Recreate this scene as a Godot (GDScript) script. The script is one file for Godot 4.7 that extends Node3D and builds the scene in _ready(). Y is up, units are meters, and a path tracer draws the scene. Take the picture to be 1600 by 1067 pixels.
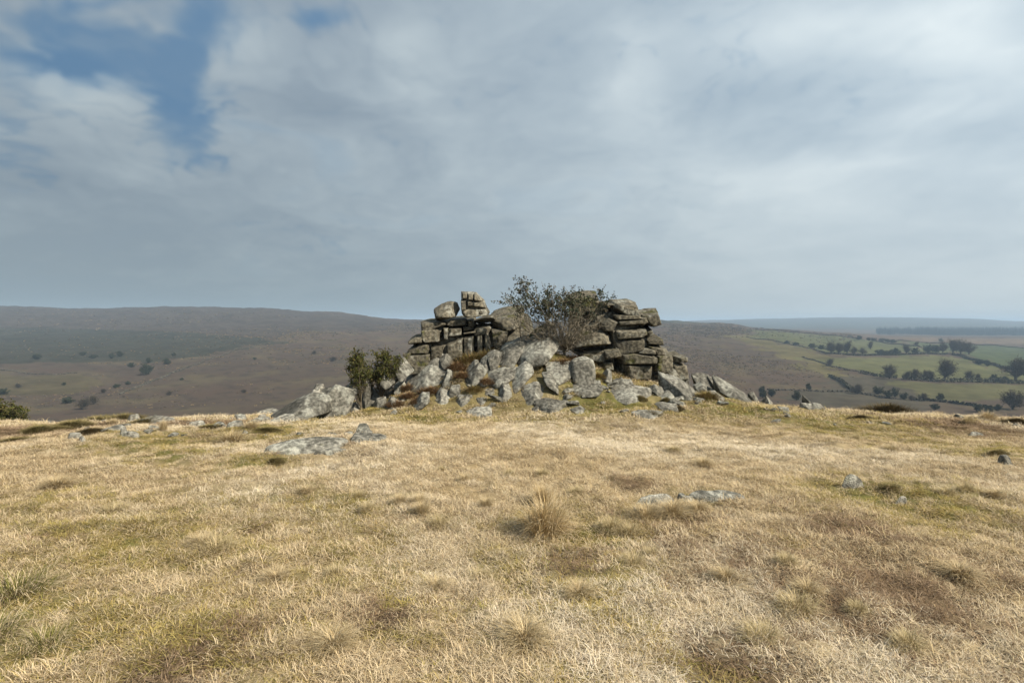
extends Node3D
# A small granite tor on a grassy knoll, moorland valley sides behind it.

const F := 889.0            # focal length in photograph pixels (1600 wide)
const EYE := 1.6
var cam: Camera3D
var cam_basis: Basis
var n_a := FastNoiseLite.new()
var n_b := FastNoiseLite.new()
var n_c := FastNoiseLite.new()
var n_fine := FastNoiseLite.new()
var rng := RandomNumberGenerator.new()
var M := {}
var used := {}
var keep_out: Array = []     # [x, z, rx, rz, yaw] footprints with no grass
var patches: Array = []      # [x, z, r, kind]
var fields: Array = []       # [polygon, rect, colour]
var topo := {}
const TO_SUN := Vector3(0.630, 0.669, 0.394)

# ---------------------------------------------------------------- camera helpers
func ray(u: float, v: float) -> Vector3:
	var d := cam_basis * Vector3((u - 800.0) / F, (533.5 - v) / F, -1.0)
	return d / -d.z            # unit depth along -z

func at(u: float, v: float, depth: float) -> Vector3:
	return Vector3(0, EYE, 0) + ray(u, v) * depth

func hit(u: float, v: float, start := 1.2, most := 6000.0) -> Vector3:
	var d := ray(u, v)
	var z := start
	var last := start
	while z < most:
		var p := Vector3(0, EYE, 0) + d * z
		if p.y < ground_h(p.x, p.z):
			var lo := last
			var hi := z
			for k in 14:
				var m := (lo + hi) * 0.5
				var q := Vector3(0, EYE, 0) + d * m
				if q.y < ground_h(q.x, q.z):
					hi = m
				else:
					lo = m
			var r := Vector3(0, EYE, 0) + d * hi
			r.y = ground_h(r.x, r.z)
			return r
		last = z
		z *= 1.012
	return Vector3(0, EYE, 0) + d * most

func near_hit(u: float, v: float) -> Vector3:
	var g := hit(u, v)
	if -g.z > 15.5:
		g = at(u, v, 13.6)
		g.y = ground_h(g.x, g.z)
	return g

func sst(a: float, b: float, x: float) -> float:
	var t := clampf((x - a) / (b - a), 0.0, 1.0)
	return t * t * (3.0 - 2.0 * t)

# ---------------------------------------------------------------- terrain
const FAR_Z := [130.0, 200.0, 320.0, 500.0, 750.0, 1100.0, 1500.0, 2200.0, 3500.0, 5200.0]
const FAR_RISE := [
	[-100.0, [700, 650, 592, 546, 513, 479, 492, 500, 503, 506]],
	[0.0, [700, 650, 592, 546, 513, 479, 492, 500, 503, 506]],
	[140.0, [700, 650, 592, 546, 514, 483, 492, 500, 503, 506]],
	[280.0, [700, 648, 590, 544, 512, 480, 490, 500, 503, 506]],
	[400.0, [700, 646, 586, 542, 511, 482, 492, 500, 503, 506]],
	[500.0, [700, 645, 584, 541, 512, 488, 494, 501, 504, 506]],
	[640.0, [700, 645, 582, 541, 514, 500, 504, 505, 504, 506]],
	[850.0, [700, 645, 582, 542, 515, 503, 506, 506, 504, 506]],
	[1030.0, [700, 645, 584, 543, 516, 501, 506, 506, 503, 506]],
	[1120.0, [700, 645, 586, 546, 518, 505, 509, 508, 500, 505]],
	[1200.0, [700, 645, 590, 549, 522, 514, 517, 511, 498, 505]],
	[1300.0, [700, 648, 592, 552, 529, 520, 521, 511, 496, 504]],
	[1400.0, [700, 650, 594, 555, 536, 526, 523, 512, 496, 504]],
	[1500.0, [700, 652, 596, 558, 541, 528, 524, 512, 497.5, 505]],
	[1600.0, [700, 654, 598, 562, 545, 529, 524, 513, 502, 507]],
	[1750.0, [700, 656, 600, 564, 547, 530, 524, 514, 505, 509]]]

func rise_at(row: Array, lz: float) -> float:
	var i := 0
	while i < FAR_Z.size() - 2 and lz > log(FAR_Z[i + 1]):
		i += 1
	var a := log(FAR_Z[i])
	var b := log(FAR_Z[i + 1])
	var t := clampf((lz - a) / (b - a), 0.0, 1.0)
	# Catmull-Rom through the knots
	var p1: float = row[i]
	var p2: float = row[i + 1]
	var p0: float = row[maxi(i - 1, 0)]
	var p3: float = row[mini(i + 2, row.size() - 1)]
	return 0.5 * (2.0 * p1 + (p2 - p0) * t + (2.0 * p0 - 5.0 * p1 + 4.0 * p2 - p3) * t * t + (3.0 * p1 - p0 - 3.0 * p2 + p3) * t * t * t)

func far_h(x: float, z: float) -> float:
	var az := atan2(x, -z)
	var r := sqrt(x * x + z * z)
	var ca := clampf(az, -0.86, 0.86)
	var zz := maxf(r * cos(ca), 40.0)
	var u := 800.0 + F * tan(ca)
	u = lerpf(u, 800.0, sst(1.5, 3.1, absf(az)))
	u = clampf(u, -99.0, 1749.0)
	var i := 0
	while u > FAR_RISE[i + 1][0]:
		i += 1
	var t: float = (u - FAR_RISE[i][0]) / (FAR_RISE[i + 1][0] - FAR_RISE[i][0])
	t = t * t * (3.0 - 2.0 * t)
	var lz := log(zz)
	var v := lerpf(rise_at(FAR_RISE[i][1], lz), rise_at(FAR_RISE[i + 1][1], lz), t)
	var h := EYE + (505.0 - v) / F * zz
	h += (n_a.get_noise_2d(x * 0.35, z * 0.35) * 0.003 + n_b.get_noise_2d(x * 0.05, z * 0.05) * 0.0011) * minf(zz, 900.0)
	return h

func ground_h(x: float, z: float) -> float:
	var zz := sqrt(z * z + x * x * 0.10)
	if z > 0.0:
		zz *= 0.6
	var h := 0.0
	if zz < 220.0:
		var q := maxf(zz - 5.0, 0.0)
		h = -0.0095 * q * q if zz < 20.8 else -2.37 - 0.3 * (zz - 20.8)
		if zz < 60.0:
			h += 0.13 * n_a.get_noise_2d(x * 2.2 + 40.0, z * 2.2) * sst(3.0, 9.0, zz)
			h += 0.085 * n_b.get_noise_2d(x * 1.6, z * 1.6) + 0.034 * n_c.get_noise_2d(x * 5.0, z * 5.0)
			# the bank of turf and scree that the tor stands on
			h += 0.42 * exp(-(x - 3.0) * (x - 3.0) / 34.0) * sst(8.5, 13.0, -z) * (1.0 - sst(14.5, 22.0, -z))
			var mz := sst(11.1, 13.8, -z) * (1.0 - sst(15.4, 17.8, -z))
			if mz > 0.0:
				var mx := (x - 0.35) / (2.75 if x > 0.35 else 3.5)
				h += 1.3 * mz * exp(-mx * mx)
		if zz > 70.0:
			h = lerpf(h, far_h(x, z), sst(70.0, 200.0, zz))
		return h
	return far_h(x, z)

func in_fields(x: float, z: float) -> int:
	var p := Vector2(x, z)
	for i in range(fields.size() - 1, -1, -1):
		if fields[i][1].has_point(p) and Geometry2D.is_point_in_polygon(p, fields[i][0]):
			return i
	return -1

func add_field(pts: Array, col: Color) -> void:
	var poly := PackedVector2Array()
	for p in pts:
		var h := hit(p[0], p[1], 120.0)
		poly.append(Vector2(h.x, h.z))
	var rect := Rect2(poly[0], Vector2.ZERO)
	for p in poly:
		rect = rect.expand(p)
	fields.append([poly, rect, col])

func far_color(x: float, z: float) -> Color:
	var r := sqrt(x * x + z * z)
	var j := n_b.get_noise_2d(x * 0.10, z * 0.10) * 0.045 * r + n_c.get_noise_2d(x * 0.2, z * 0.2) * 0.015 * r
	var a := n_a.get_noise_2d(x * 0.03, z * 0.03)
	var b := n_b.get_noise_2d(x * 0.07 + 77.0, z * 0.07)
	var c := n_c.get_noise_2d(x * 0.15, z * 0.15)
	var col := Color(0.115, 0.085, 0.062).lerp(Color(0.088, 0.068, 0.052), clampf(0.5 + a * 1.2, 0, 1))
	col = col.lerp(Color(0.13, 0.11, 0.065), clampf(b * 1.2, 0, 0.6))
	col = col.lerp(Color(0.05, 0.043, 0.036), clampf(c * 1.6 - 0.15, 0, 0.75))
	var i := in_fields(x + j, z + j * 0.5)
	if i >= 0:
		var fc: Color = fields[i][2]
		col = fc * 0.88 * (1.0 + 0.35 * c + 0.3 * b)
		col.a = 1.0
	return col

func patch_weights(x: float, z: float) -> Vector3:
	# green turf / brown heather / pale bleached
	var g := clampf(n_b.get_noise_2d(x * 0.55 + 13.0, z * 0.55) * 1.6 - 0.24 + n_c.get_noise_2d(x * 2.0, z * 2.0) * 0.5, 0.0, 1.0)
	var b := clampf(n_b.get_noise_2d(x * 0.75 - 90.0, z * 0.75 + 31.0) * 1.8 - 0.6 + n_c.get_noise_2d(x * 3.0 + 9.0, z * 3.0) * 0.55, 0.0, 1.0)
	var p := clampf(n_a.get_noise_2d(x * 4.0 - 11.0, z * 4.0) * 1.4 + n_c.get_noise_2d(x * 3.0 - 50.0, z * 3.0) * 0.6 + 0.25, 0.0, 1.0)
	var near_tor := (1.0 - sst(2.6, 5.2, sqrt((x - 0.6) * (x - 0.6) * 0.35 + (z + 12.8) * (z + 12.8) * 1.6)))
	g = clampf(g + near_tor * 0.4, 0.0, 1.0)
	var edge := sst(9.5, 11.5, -z)
	g = clampf(g + edge * 0.12, 0.0, 1.0)
	p *= 1.0 - edge * 0.5
	for q in patches:
		var dx: float = (x - q[0]) / q[2]
		var dz: float = (z - q[1]) / q[2]
		var d := dx * dx + dz * dz
		if d < 2.5:
			var w := clampf(1.35 * exp(-d) + n_c.get_noise_2d(x * 6.0, z * 6.0) * 0.5 - 0.12, 0.0, 1.0)
			if q[3] == 0:
				g = maxf(g, w)
				p *= 1.0 - w
			else:
				b = maxf(b, w)
	return Vector3(g, b, p)

func near_color(x: float, z: float) -> Color:
	var w := patch_weights(x, z)
	var col := Color(0.32, 0.245, 0.14).lerp(Color(0.42, 0.35, 0.23), w.z)
	col = col.lerp(Color(0.115, 0.12, 0.035), w.x * 0.85)
	col = col.lerp(Color(0.09, 0.06, 0.04), w.y * 0.8)
	return col

func build_terrain() -> void:
	var azs := PackedFloat32Array()
	var half := 0.90
	var nf := 620
	for i in nf + 1:
		azs.append(-half + 2.0 * half * i / nf)
	var nb := 46
	for i in range(1, nb):
		azs.append(half + (TAU - 2.0 * half) * i / nb)
	var na := azs.size()
	var rs := PackedFloat32Array([0.0])
	var nr := 560
	for i in nr:
		var t := float(i) / (nr - 1)
		rs.append(0.8 * pow(5200.0 / 0.8, t))
	var verts := PackedVector3Array()
	var cols := PackedColorArray()
	var idx := PackedInt32Array()
	verts.resize(rs.size() * na)
	cols.resize(rs.size() * na)
	for j in rs.size():
		var r := rs[j]
		for i in na:
			var x := r * sin(azs[i])
			var z := -r * cos(azs[i])
			verts[j * na + i] = Vector3(x, ground_h(x, z), z)
			var c: Color
			if r < 40.0:
				c = near_color(x, z)
			elif r < 150.0:
				c = Color(0.1, 0.08, 0.05)
			else:
				c = far_color(x, z)
			cols[j * na + i] = c
	for j in rs.size() - 1:
		for i in na:
			var i2 := (i + 1) % na
			var a := j * na + i
			var b := j * na + i2
			var c := (j + 1) * na + i
			var d := (j + 1) * na + i2
			idx.append_array(PackedInt32Array([a, c, b, b, c, d]))
	var o := mesh_of(verts, cols, idx, true)
	var mi := MeshInstance3D.new()
	mi.name = "ground"
	mi.mesh = o
	mi.material_override = M.ground
	mi.set_meta("kind", "structure")
	mi.set_meta("label", "moorland ground from the straw grass knoll to the far hills")
	add_child(mi, true)

func mesh_of(verts: PackedVector3Array, cols: PackedColorArray, idx: PackedInt32Array, smooth: bool) -> ArrayMesh:
	var arr := []
	arr.resize(Mesh.ARRAY_MAX)
	arr[Mesh.ARRAY_VERTEX] = verts
	if cols.size() > 0:
		arr[Mesh.ARRAY_COLOR] = cols
	if idx.size() > 0:
		arr[Mesh.ARRAY_INDEX] = idx
	if smooth:
		var nrm := PackedVector3Array()
		nrm.resize(verts.size())
		for t in range(0, idx.size(), 3):
			var a := idx[t]
			var b := idx[t + 1]
			var c := idx[t + 2]
			var n := (verts[c] - verts[a]).cross(verts[b] - verts[a])
			nrm[a] += n
			nrm[b] += n
			nrm[c] += n
		for k in nrm.size():
			nrm[k] = nrm[k].normalized()
		arr[Mesh.ARRAY_NORMAL] = nrm
	var m := ArrayMesh.new()
	m.add_surface_from_arrays(Mesh.PRIMITIVE_TRIANGLES, arr)
	return m

# ---------------------------------------------------------------- things
func numbered(called: String) -> String:
	if not used.has(called):
		used[called] = 0
		return called
	used[called] += 1
	return "%s_%03d" % [called, used[called]]

func put(o: Node3D, called: String, label: String, category: String, group := "") -> Node3D:
	o.name = numbered(called)
	o.set_meta("label", label)
	o.set_meta("category", category)
	if group != "":
		o.set_meta("group", group)
	add_child(o, true)
	return o

func part(parent: Node3D, called: String, mesh: Mesh, mat: Material, where := Vector3.ZERO) -> MeshInstance3D:
	var m := MeshInstance3D.new()
	m.name = called
	m.mesh = mesh
	m.material_override = mat
	m.position = where
	parent.add_child(m, true)
	return m

# ---------------------------------------------------------------- rocks
func topology(n: int) -> Array:
	if topo.has(n):
		return topo[n]
	var keys := {}
	var pts := PackedVector3Array()
	var idx := PackedInt32Array()
	for f in 6:
		var grid := PackedInt32Array()
		for j in n + 1:
			for i in n + 1:
				var c := [0, 0, 0]
				var ax := f >> 1
				c[ax] = n if f & 1 else 0
				c[(ax + 1) % 3] = i
				c[(ax + 2) % 3] = j
				var key: int = c[0] * 1000000 + c[1] * 1000 + c[2]
				if not keys.has(key):
					keys[key] = pts.size()
					var p := Vector3(c[0], c[1], c[2]) * 2.0 / n - Vector3.ONE
					# even out the spacing a little
					p = Vector3(tan(p.x * 0.72) / tan(0.72), tan(p.y * 0.72) / tan(0.72), tan(p.z * 0.72) / tan(0.72))
					pts.append(p)
				grid.append(keys[key])
		for j in n:
			for i in n:
				var a := grid[j * (n + 1) + i]
				var b := grid[j * (n + 1) + i + 1]
				var c2 := grid[(j + 1) * (n + 1) + i]
				var d := grid[(j + 1) * (n + 1) + i + 1]
				if f & 1:
					idx.append_array(PackedInt32Array([a, c2, b, b, c2, d]))
				else:
					idx.append_array(PackedInt32Array([a, b, c2, b, d, c2]))
	topo[n] = [pts, idx]
	return topo[n]

# planes: Array of [normal, distance] about the centre; half: rough half extents
func stone_mesh(planes: Array, half: Vector3, n: int, power: float, rough: float, seed_: float, tint: Color, lichen: float, moss: float) -> ArrayMesh:
	var tp := topology(n)
	var pts: PackedVector3Array = tp[0]
	var verts := PackedVector3Array()
	var cols := PackedColorArray()
	verts.resize(pts.size())
	cols.resize(pts.size())
	var size := minf(minf(half.x, half.y), half.z)
	var off := Vector3(seed_ * 7.31, seed_ * 3.17, seed_ * 5.77)
	var np := planes.size()
	var nx := PackedVector3Array()
	for q in planes:
		nx.append(q[0] / q[1])
	for k in pts.size():
		var d := (pts[k] * half).normalized()
		var s := 0.0
		for i in np:
			var c := nx[i].dot(d)
			if c > 0.0:
				s += pow(c, power)
		var r := 1.0 / pow(s, 1.0 / power)
		var p := d * r
		var w := p + off
		var g := n_a.get_noise_3dv(w * (16.0 / (1.0 + size * 2.0)))
		var h := n_b.get_noise_3dv(w * 9.0)
		var e := n_fine.get_noise_3dv(w * 9.0)
		# chipped ledges: terraces in the coarse noise give flat flakes and steps
		var chip := floorf(g * 3.0 + h * 0.6) / 3.0
		p += d * (rough * size * (g * 0.045 + h * 0.04 + chip * 0.06) + rough * 0.014 * e)
		verts[k] = p
		var l := n_b.get_noise_3dv(w * 6.0 + Vector3(31, 5, 9)) + 0.5 * n_fine.get_noise_3dv(w * 5.0)
		var l2 := n_fine.get_noise_3dv(w * 3.2 + Vector3(3, 77, 1)) + 0.4 * n_b.get_noise_3dv(w * 14.0)
		var col := tint * (1.0 + 0.4 * n_b.get_noise_3dv(w * 4.0 + Vector3(61, 8, 23)) + 0.45 * n_fine.get_noise_3dv(w * 14.0))
		# crusts of dark and of pale lichen, set apart from the relief
		col = col.lerp(Color(0.115, 0.112, 0.098), clampf((l2 - 0.14) * 7.0, 0.0, 1.0) * 0.6)
		col = col.lerp(Color(0.40, 0.405, 0.36), clampf((l - 0.16 + (lichen - 0.5) * 0.5) * 5.0, 0.0, 1.0) * 0.8 * minf(1.0, lichen * 1.6))
		if moss > 0.0:
			var mm := n_b.get_noise_3dv(w * 4.0 + Vector3(9, 2, 44)) * 0.9 + 0.4 * n_fine.get_noise_3dv(w * 7.0)
			col = col.lerp(Color(0.085, 0.088, 0.024), clampf((mm + moss - 0.5) * 5.0, 0.0, 1.0) * 0.9)
		col.a = 1.0
		cols[k] = col
	return mesh_of(verts, cols, tp[1], true)

# The stone whose outline, seen from the camera, is the convex hull of pts (photo pixels), its front at the given depth.
# opt: thick (m), top (slope of the upper faces), tx, ty (turn of the front face), p (edge sharpness), tint, lichen, moss, n
func stone(pts: Array, depth: float, opt: Dictionary) -> Array:
	var px := PackedVector2Array()
	for q in pts:
		px.append(Vector2(q[0], q[1]))
	var hull := Geometry2D.convex_hull(px)
	var lo := hull[0]
	var hi := hull[0]
	for q in hull:
		lo = Vector2(minf(lo.x, q.x), minf(lo.y, q.y))
		hi = Vector2(maxf(hi.x, q.x), maxf(hi.y, q.y))
	var wide: float = (hi.x - lo.x) / F * depth
	var tall: float = (hi.y - lo.y) / F * depth
	var thick: float = opt.get("thick", (wide * 0.55 + tall * 0.45) * rng.randf_range(0.85, 1.15))
	var mid := depth + thick * 0.5
	var poly := PackedVector2Array()
	var cen := Vector2.ZERO
	for k in hull.size() - 1:
		var w := at(hull[k].x, hull[k].y, mid)
		poly.append(Vector2(w.x, w.y))
		cen += poly[k]
	cen /= poly.size()
	var ccw := not Geometry2D.is_polygon_clockwise(poly)
	var planes := []
	var top: float = opt.get("top", 0.25)
	for k in poly.size():
		var a := poly[k]
		var b := poly[(k + 1) % poly.size()]
		var e := b - a
		if e.length() < 0.004:
			continue
		var n2 := Vector2(e.y, -e.x).normalized()
		if n2.dot(a - cen) < 0.0:
			n2 = -n2
		var dist := n2.dot(a - cen)
		if dist < 0.01:
			continue
		var kk: float = rng.randf_range(-0.05, 0.22)
		if n2.y > 0.3:
			kk = top * rng.randf_range(0.75, 1.2)
		elif n2.y < -0.3:
			kk = rng.randf_range(-0.1, 0.1)
		kk = minf(kk, 0.7 * dist / (thick * 0.5))
		var n3 := Vector3(n2.x, n2.y, kk)
		var len := n3.length()
		planes.append([n3 / len, (dist * opt.get("grow", 1.05) + 0.006 - kk * thick * 0.5 * 0.5) / len])
	var front := Vector3(opt.get("tx", rng.randf_range(-0.3, 0.4)), opt.get("ty", rng.randf_range(0.05, 0.8)), 1.0).normalized()
	planes.append([front, thick * 0.5])
	planes.append([Vector3(rng.randf_range(-0.2, 0.2), rng.randf_range(-0.2, 0.2), -1.0).normalized(), thick * 0.5])
	var half := Vector3(wide * 0.5, tall * 0.5, thick * 0.5)
	for k in int(opt.get("cuts", 3)):
		var c := Vector3(rng.randf_range(-1, 1), rng.randf_range(-0.6, 1), rng.randf_range(0.1, 1)).normalized()
		var sup := (c * half).length()
		planes.append([c, sup * rng.randf_range(1.3, 1.6)])
	var n: int = opt.get("n", clampi(int((hi.x - lo.x + hi.y - lo.y) * 0.22) + 7, 9, 24))
	var tint: Color = opt.get("tint", Color(0.2, 0.195, 0.17))
	tint = tint * rng.randf_range(0.75, 1.2)
	var mesh := stone_mesh(planes, half, n, opt.get("p", 30.0), opt.get("rough", 1.0), rng.randf() * 9.0, tint, opt.get("lichen", 0.5), opt.get("moss", 0.0))
	var where := Vector3(cen.x, cen.y, -mid)
	return [mesh, where, Vector3(wide, tall, thick)]

# pixel coordinates read off an enlarged crop
func zoomed(o: Array, pts: Array) -> Array:
	var r := []
	for k in range(0, pts.size(), 2):
		r.append([o[0] + pts[k] / o[2], o[1] + pts[k + 1] / o[2]])
	return r

const ZA := [620.0, 420.0, 4.446]
const ZB := [840.0, 420.0, 4.446]
const ZC := [400.0, 520.0, 5.714]
const ZD := [1000.0, 560.0, 5.714]
const ZE := [0.0, 460.0, 3.81]
const ZG := [300.0, 640.0, 2.667]
const ZH := [900.0, 640.0, 2.286]
const ZR := [1160.0, 470.0, 3.636]
const ZP := [0.0, 0.0, 1.0]

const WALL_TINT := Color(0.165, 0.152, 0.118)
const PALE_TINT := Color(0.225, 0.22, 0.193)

func left_depth(u: float) -> float:
	return 13.25 + clampf((u - 640.0) / 230.0, 0.0, 1.2) * 1.7

func build_tor() -> void:
	# left wall of the tor: every jointed block is a part of its own
	var t := Node3D.new()
	t.position = at(720, 600, 14.3)
	put(t, "granite_outcrop", "dark jointed granite wall carrying two perched boulders, ending in a mossy recess", "rock outcrop", "walls of the tor")
	var L := [
		[165, 370, 200, 358, 310, 347, 345, 362, 345, 385, 300, 402, 210, 410, 172, 440],
		[350, 352, 400, 338, 472, 335, 472, 397, 400, 404, 350, 388],
		[180, 412, 310, 404, 316, 495, 200, 502, 182, 480],
		[315, 395, 370, 395, 374, 485, 320, 490],
		[375, 402, 447, 400, 448, 460, 430, 475, 378, 482],
		[475, 345, 535, 340, 538, 387, 478, 392],
		[478, 393, 540, 390, 545, 413, 480, 424],
		[545, 350, 600, 333, 672, 315, 680, 355, 560, 374],
		[545, 396, 600, 385, 655, 405, 650, 440, 545, 450],
		[475, 427, 545, 417, 548, 454, 478, 463],
		[92, 482, 125, 465, 180, 458, 185, 515, 100, 524],
		[110, 532, 180, 511, 262, 507, 262, 572, 110, 577],
		[66, 578, 112, 556, 120, 695, 74, 660],
		[112, 579, 258, 574, 262, 660, 200, 705, 117, 710],
		[262, 522, 340, 520, 347, 590, 330, 640, 264, 640],
		[345, 512, 400, 490, 465, 472, 468, 640, 350, 660],
		[468, 466, 545, 458, 545, 630, 470, 640],
		[548, 456, 598, 450, 598, 610, 548, 620],
		[600, 446, 640, 440, 668, 480, 668, 600, 602, 610],
		[655, 412, 760, 422, 765, 520, 700, 570, 668, 540]]
	for b in L:
		var p := zoomed(ZA, b)
		var cu := 0.0
		var cv := 0.0
		for q in p:
			cu += q[0]
			cv += q[1]
		cu /= p.size()
		cv /= p.size()
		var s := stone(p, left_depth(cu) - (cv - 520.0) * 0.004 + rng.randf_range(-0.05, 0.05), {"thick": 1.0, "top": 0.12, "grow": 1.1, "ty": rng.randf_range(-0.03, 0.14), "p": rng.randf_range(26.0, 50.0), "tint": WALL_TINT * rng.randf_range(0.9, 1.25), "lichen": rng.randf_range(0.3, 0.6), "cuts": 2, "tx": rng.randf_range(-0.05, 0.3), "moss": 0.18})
		part(t, "granite_block", s[0], M.rock, s[1] - t.position)
	var deep := [
		[[668, 312, 760, 282, 858, 272, 880, 320, 870, 395, 790, 430, 745, 415, 672, 400], 14.7],
		[[780, 380, 820, 370, 832, 500, 785, 510], 14.75],
		[[832, 335, 900, 322, 945, 400, 950, 520, 870, 530, 830, 520], 15.0],
		[[700, 420, 790, 420, 800, 530, 720, 540], 14.85]]
	for b in deep:
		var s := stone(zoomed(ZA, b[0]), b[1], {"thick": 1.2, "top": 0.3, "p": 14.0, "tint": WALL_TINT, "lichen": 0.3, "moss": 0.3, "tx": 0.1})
		part(t, "granite_block", s[0], M.rock, s[1] - t.position)
	for c in [[[130, 520, 200, 430, 460, 420, 460, 540, 250, 660, 130, 680], 13.85], [[440, 400, 650, 390, 760, 440, 760, 500, 640, 560, 440, 560], 14.5], [[660, 330, 860, 320, 880, 500, 700, 520], 15.0]]:
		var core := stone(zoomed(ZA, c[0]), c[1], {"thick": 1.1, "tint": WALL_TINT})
		part(t, "rock_core", core[0], M.rock, core[1] - t.position)

	# right wall
	var t2 := Node3D.new()
	t2.position = at(980, 600, 13.8)
	put(t2, "granite_outcrop", "tall stepped granite stack of rounded blocks with an overhanging block on top", "rock outcrop", "walls of the tor")
	var R := [
		[[512, 238, 530, 220, 640, 220, 690, 240, 702, 275, 680, 315, 560, 312, 515, 282], 13.5, 0.25],
		[[425, 230, 500, 228, 503, 268, 430, 292], 13.8, 0.2],
		[[698, 300, 800, 285, 840, 284, 856, 330, 840, 370, 780, 390, 742, 330], 13.45, 0.3],
		[[515, 312, 690, 318, 700, 340, 540, 347], 13.45, 0.1],
		[[538, 347, 690, 332, 706, 392, 542, 402], 13.35, 0.15],
		[[680, 312, 742, 300, 766, 370, 708, 397], 13.4, 0.2],
		[[538, 405, 742, 398, 746, 450, 720, 465, 560, 479], 13.2, 0.2],
		[[740, 412, 776, 395, 790, 442, 745, 467], 13.4, 0.2],
		[[530, 482, 720, 475, 722, 532, 560, 573], 13.25, 0.1],
		[[720, 470, 830, 460, 849, 530, 730, 522], 13.45, 0.3],
		[[650, 572, 700, 545, 780, 545, 786, 582], 13.1, 0.5],
		[[560, 582, 650, 572, 775, 588, 770, 640, 570, 649], 13.1, 0.1],
		[[565, 651, 756, 656, 742, 764, 580, 770], 13.1, 0.1],
		[[730, 517, 840, 530, 905, 560, 914, 584, 780, 587], 13.25, 0.6],
		[[780, 588, 916, 586, 916, 690, 830, 706, 760, 690], 13.15, 0.1],
		[[770, 706, 906, 700, 906, 746, 770, 748], 13.3, 0.1],
		[[756, 748, 896, 750, 897, 815, 765, 825], 13.15, 0.2],
		[[914, 592, 985, 585, 991, 640, 920, 646], 13.45, 0.3],
		[[904, 647, 990, 650, 1001, 720, 980, 765, 910, 770], 13.45, 0.1],
		[[428, 342, 480, 315, 526, 330, 531, 411, 435, 408], 13.4, 0.3],
		[[338, 382, 436, 350, 438, 412, 350, 418], 13.7, 0.2],
		[[232, 474, 290, 440, 480, 414, 500, 440, 506, 510, 430, 531, 230, 552], 13.15, 0.45],
		[[240, 562, 400, 535, 441, 545, 441, 616, 380, 622, 290, 600], 13.25, 0.15],
		[[445, 535, 530, 515, 544, 570, 541, 610, 450, 624], 13.15, 0.2],
		[[408, 630, 516, 625, 526, 697, 420, 690], 13.25, 0.1],
		[[425, 695, 528, 697, 535, 760, 435, 760], 13.2, 0.1],
		[[498, 292, 536, 290, 542, 332, 508, 334], 13.75, 0.2],
		[[636, 770, 752, 768, 748, 822, 655, 812], 13.0, 0.4],
		[[408, 250, 440, 240, 470, 330, 420, 350, 390, 330], 14.0, 0.2],
		[[380, 290, 430, 280, 540, 270, 545, 420, 360, 430], 13.95, 0.2],
		[[250, 300, 400, 290, 440, 400, 330, 440, 260, 420], 14.5, 0.2]]
	for b in R:
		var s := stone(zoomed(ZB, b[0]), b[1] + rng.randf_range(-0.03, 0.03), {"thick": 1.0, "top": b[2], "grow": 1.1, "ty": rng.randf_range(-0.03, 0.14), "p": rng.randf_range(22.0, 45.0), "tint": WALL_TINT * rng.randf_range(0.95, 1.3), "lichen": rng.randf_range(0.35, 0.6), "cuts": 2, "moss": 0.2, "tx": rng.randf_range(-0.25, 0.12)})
		var blk := part(t2, "granite_block", s[0], M.rock, s[1] - t2.position)
	for b in [[450, 340, 680, 310, 740, 420, 740, 500, 560, 600, 460, 600], [520, 560, 740, 540, 900, 610, 960, 660, 960, 760, 560, 770], [240, 480, 480, 450, 540, 600, 540, 740, 430, 720]]:
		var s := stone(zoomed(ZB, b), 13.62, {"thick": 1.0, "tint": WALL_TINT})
		part(t2, "rock_core", s[0], M.rock, s[1] - t2.position)

	# perched boulders
	var s1 := stone(zoomed(ZA, [257, 286, 290, 262, 350, 240, 398, 246, 421, 300, 406, 328, 340, 348, 272, 352]), 13.6, {"thick": 0.5, "tint": WALL_TINT * 1.2, "top": 0.5, "p": 12.0})
	single(s1, "boulder", "squat dark boulder balanced on the wall beside the tall cracked one", "boulder")
	var tall := Node3D.new()
	tall.position = at(744, 494, 14.0)
	put(tall, "boulder", "tall cracked boulder standing on top of the granite wall", "boulder")
	for b in [[447, 160, 487, 160, 488, 212, 450, 215], [488, 163, 531, 166, 533, 210, 489, 213], [533, 167, 548, 166, 592, 207, 600, 222, 535, 218], [445, 214, 490, 212, 492, 268, 449, 285], [489, 212, 535, 216, 536, 266, 492, 270], [536, 220, 602, 222, 622, 275, 538, 270], [450, 284, 500, 268, 622, 274, 637, 306, 628, 322, 482, 336, 458, 318]]:
		var s := stone(zoomed(ZA, b), 13.75, {"thick": 0.5, "tint": WALL_TINT * 1.35, "lichen": 0.6, "p": 22.0, "cuts": 0, "top": 0.2, "tx": 0.25, "ty": 0.12})
		part(tall, "granite_block", s[0], M.rock, s[1] - tall.position)
	var heart := stone(zoomed(ZA, [458, 175, 545, 178, 590, 225, 612, 290, 600, 312, 480, 318, 462, 290]), 13.83, {"thick": 0.4, "tint": WALL_TINT, "cuts": 0, "p": 20.0})
	part(tall, "rock_core", heart[0], M.rock, heart[1] - tall.position)
	var s3 := stone(zoomed(ZB, [205, 205, 260, 172, 330, 168, 415, 172, 426, 220, 402, 290, 300, 300, 225, 275]), 14.3, {"thick": 0.8, "tint": WALL_TINT, "lichen": 0.25, "moss": 0.55, "p": 10.0, "top": 0.4})
	single(s3, "boulder", "rounded mossy boulder half hidden behind the twiggy bush crown", "boulder")

func single(s: Array, called: String, label: String, category: String, group := "") -> MeshInstance3D:
	var o := MeshInstance3D.new()
	o.mesh = s[0]
	o.material_override = M.rock
	o.position = s[1]
	put(o, called, label, category, group)
	return o

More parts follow.
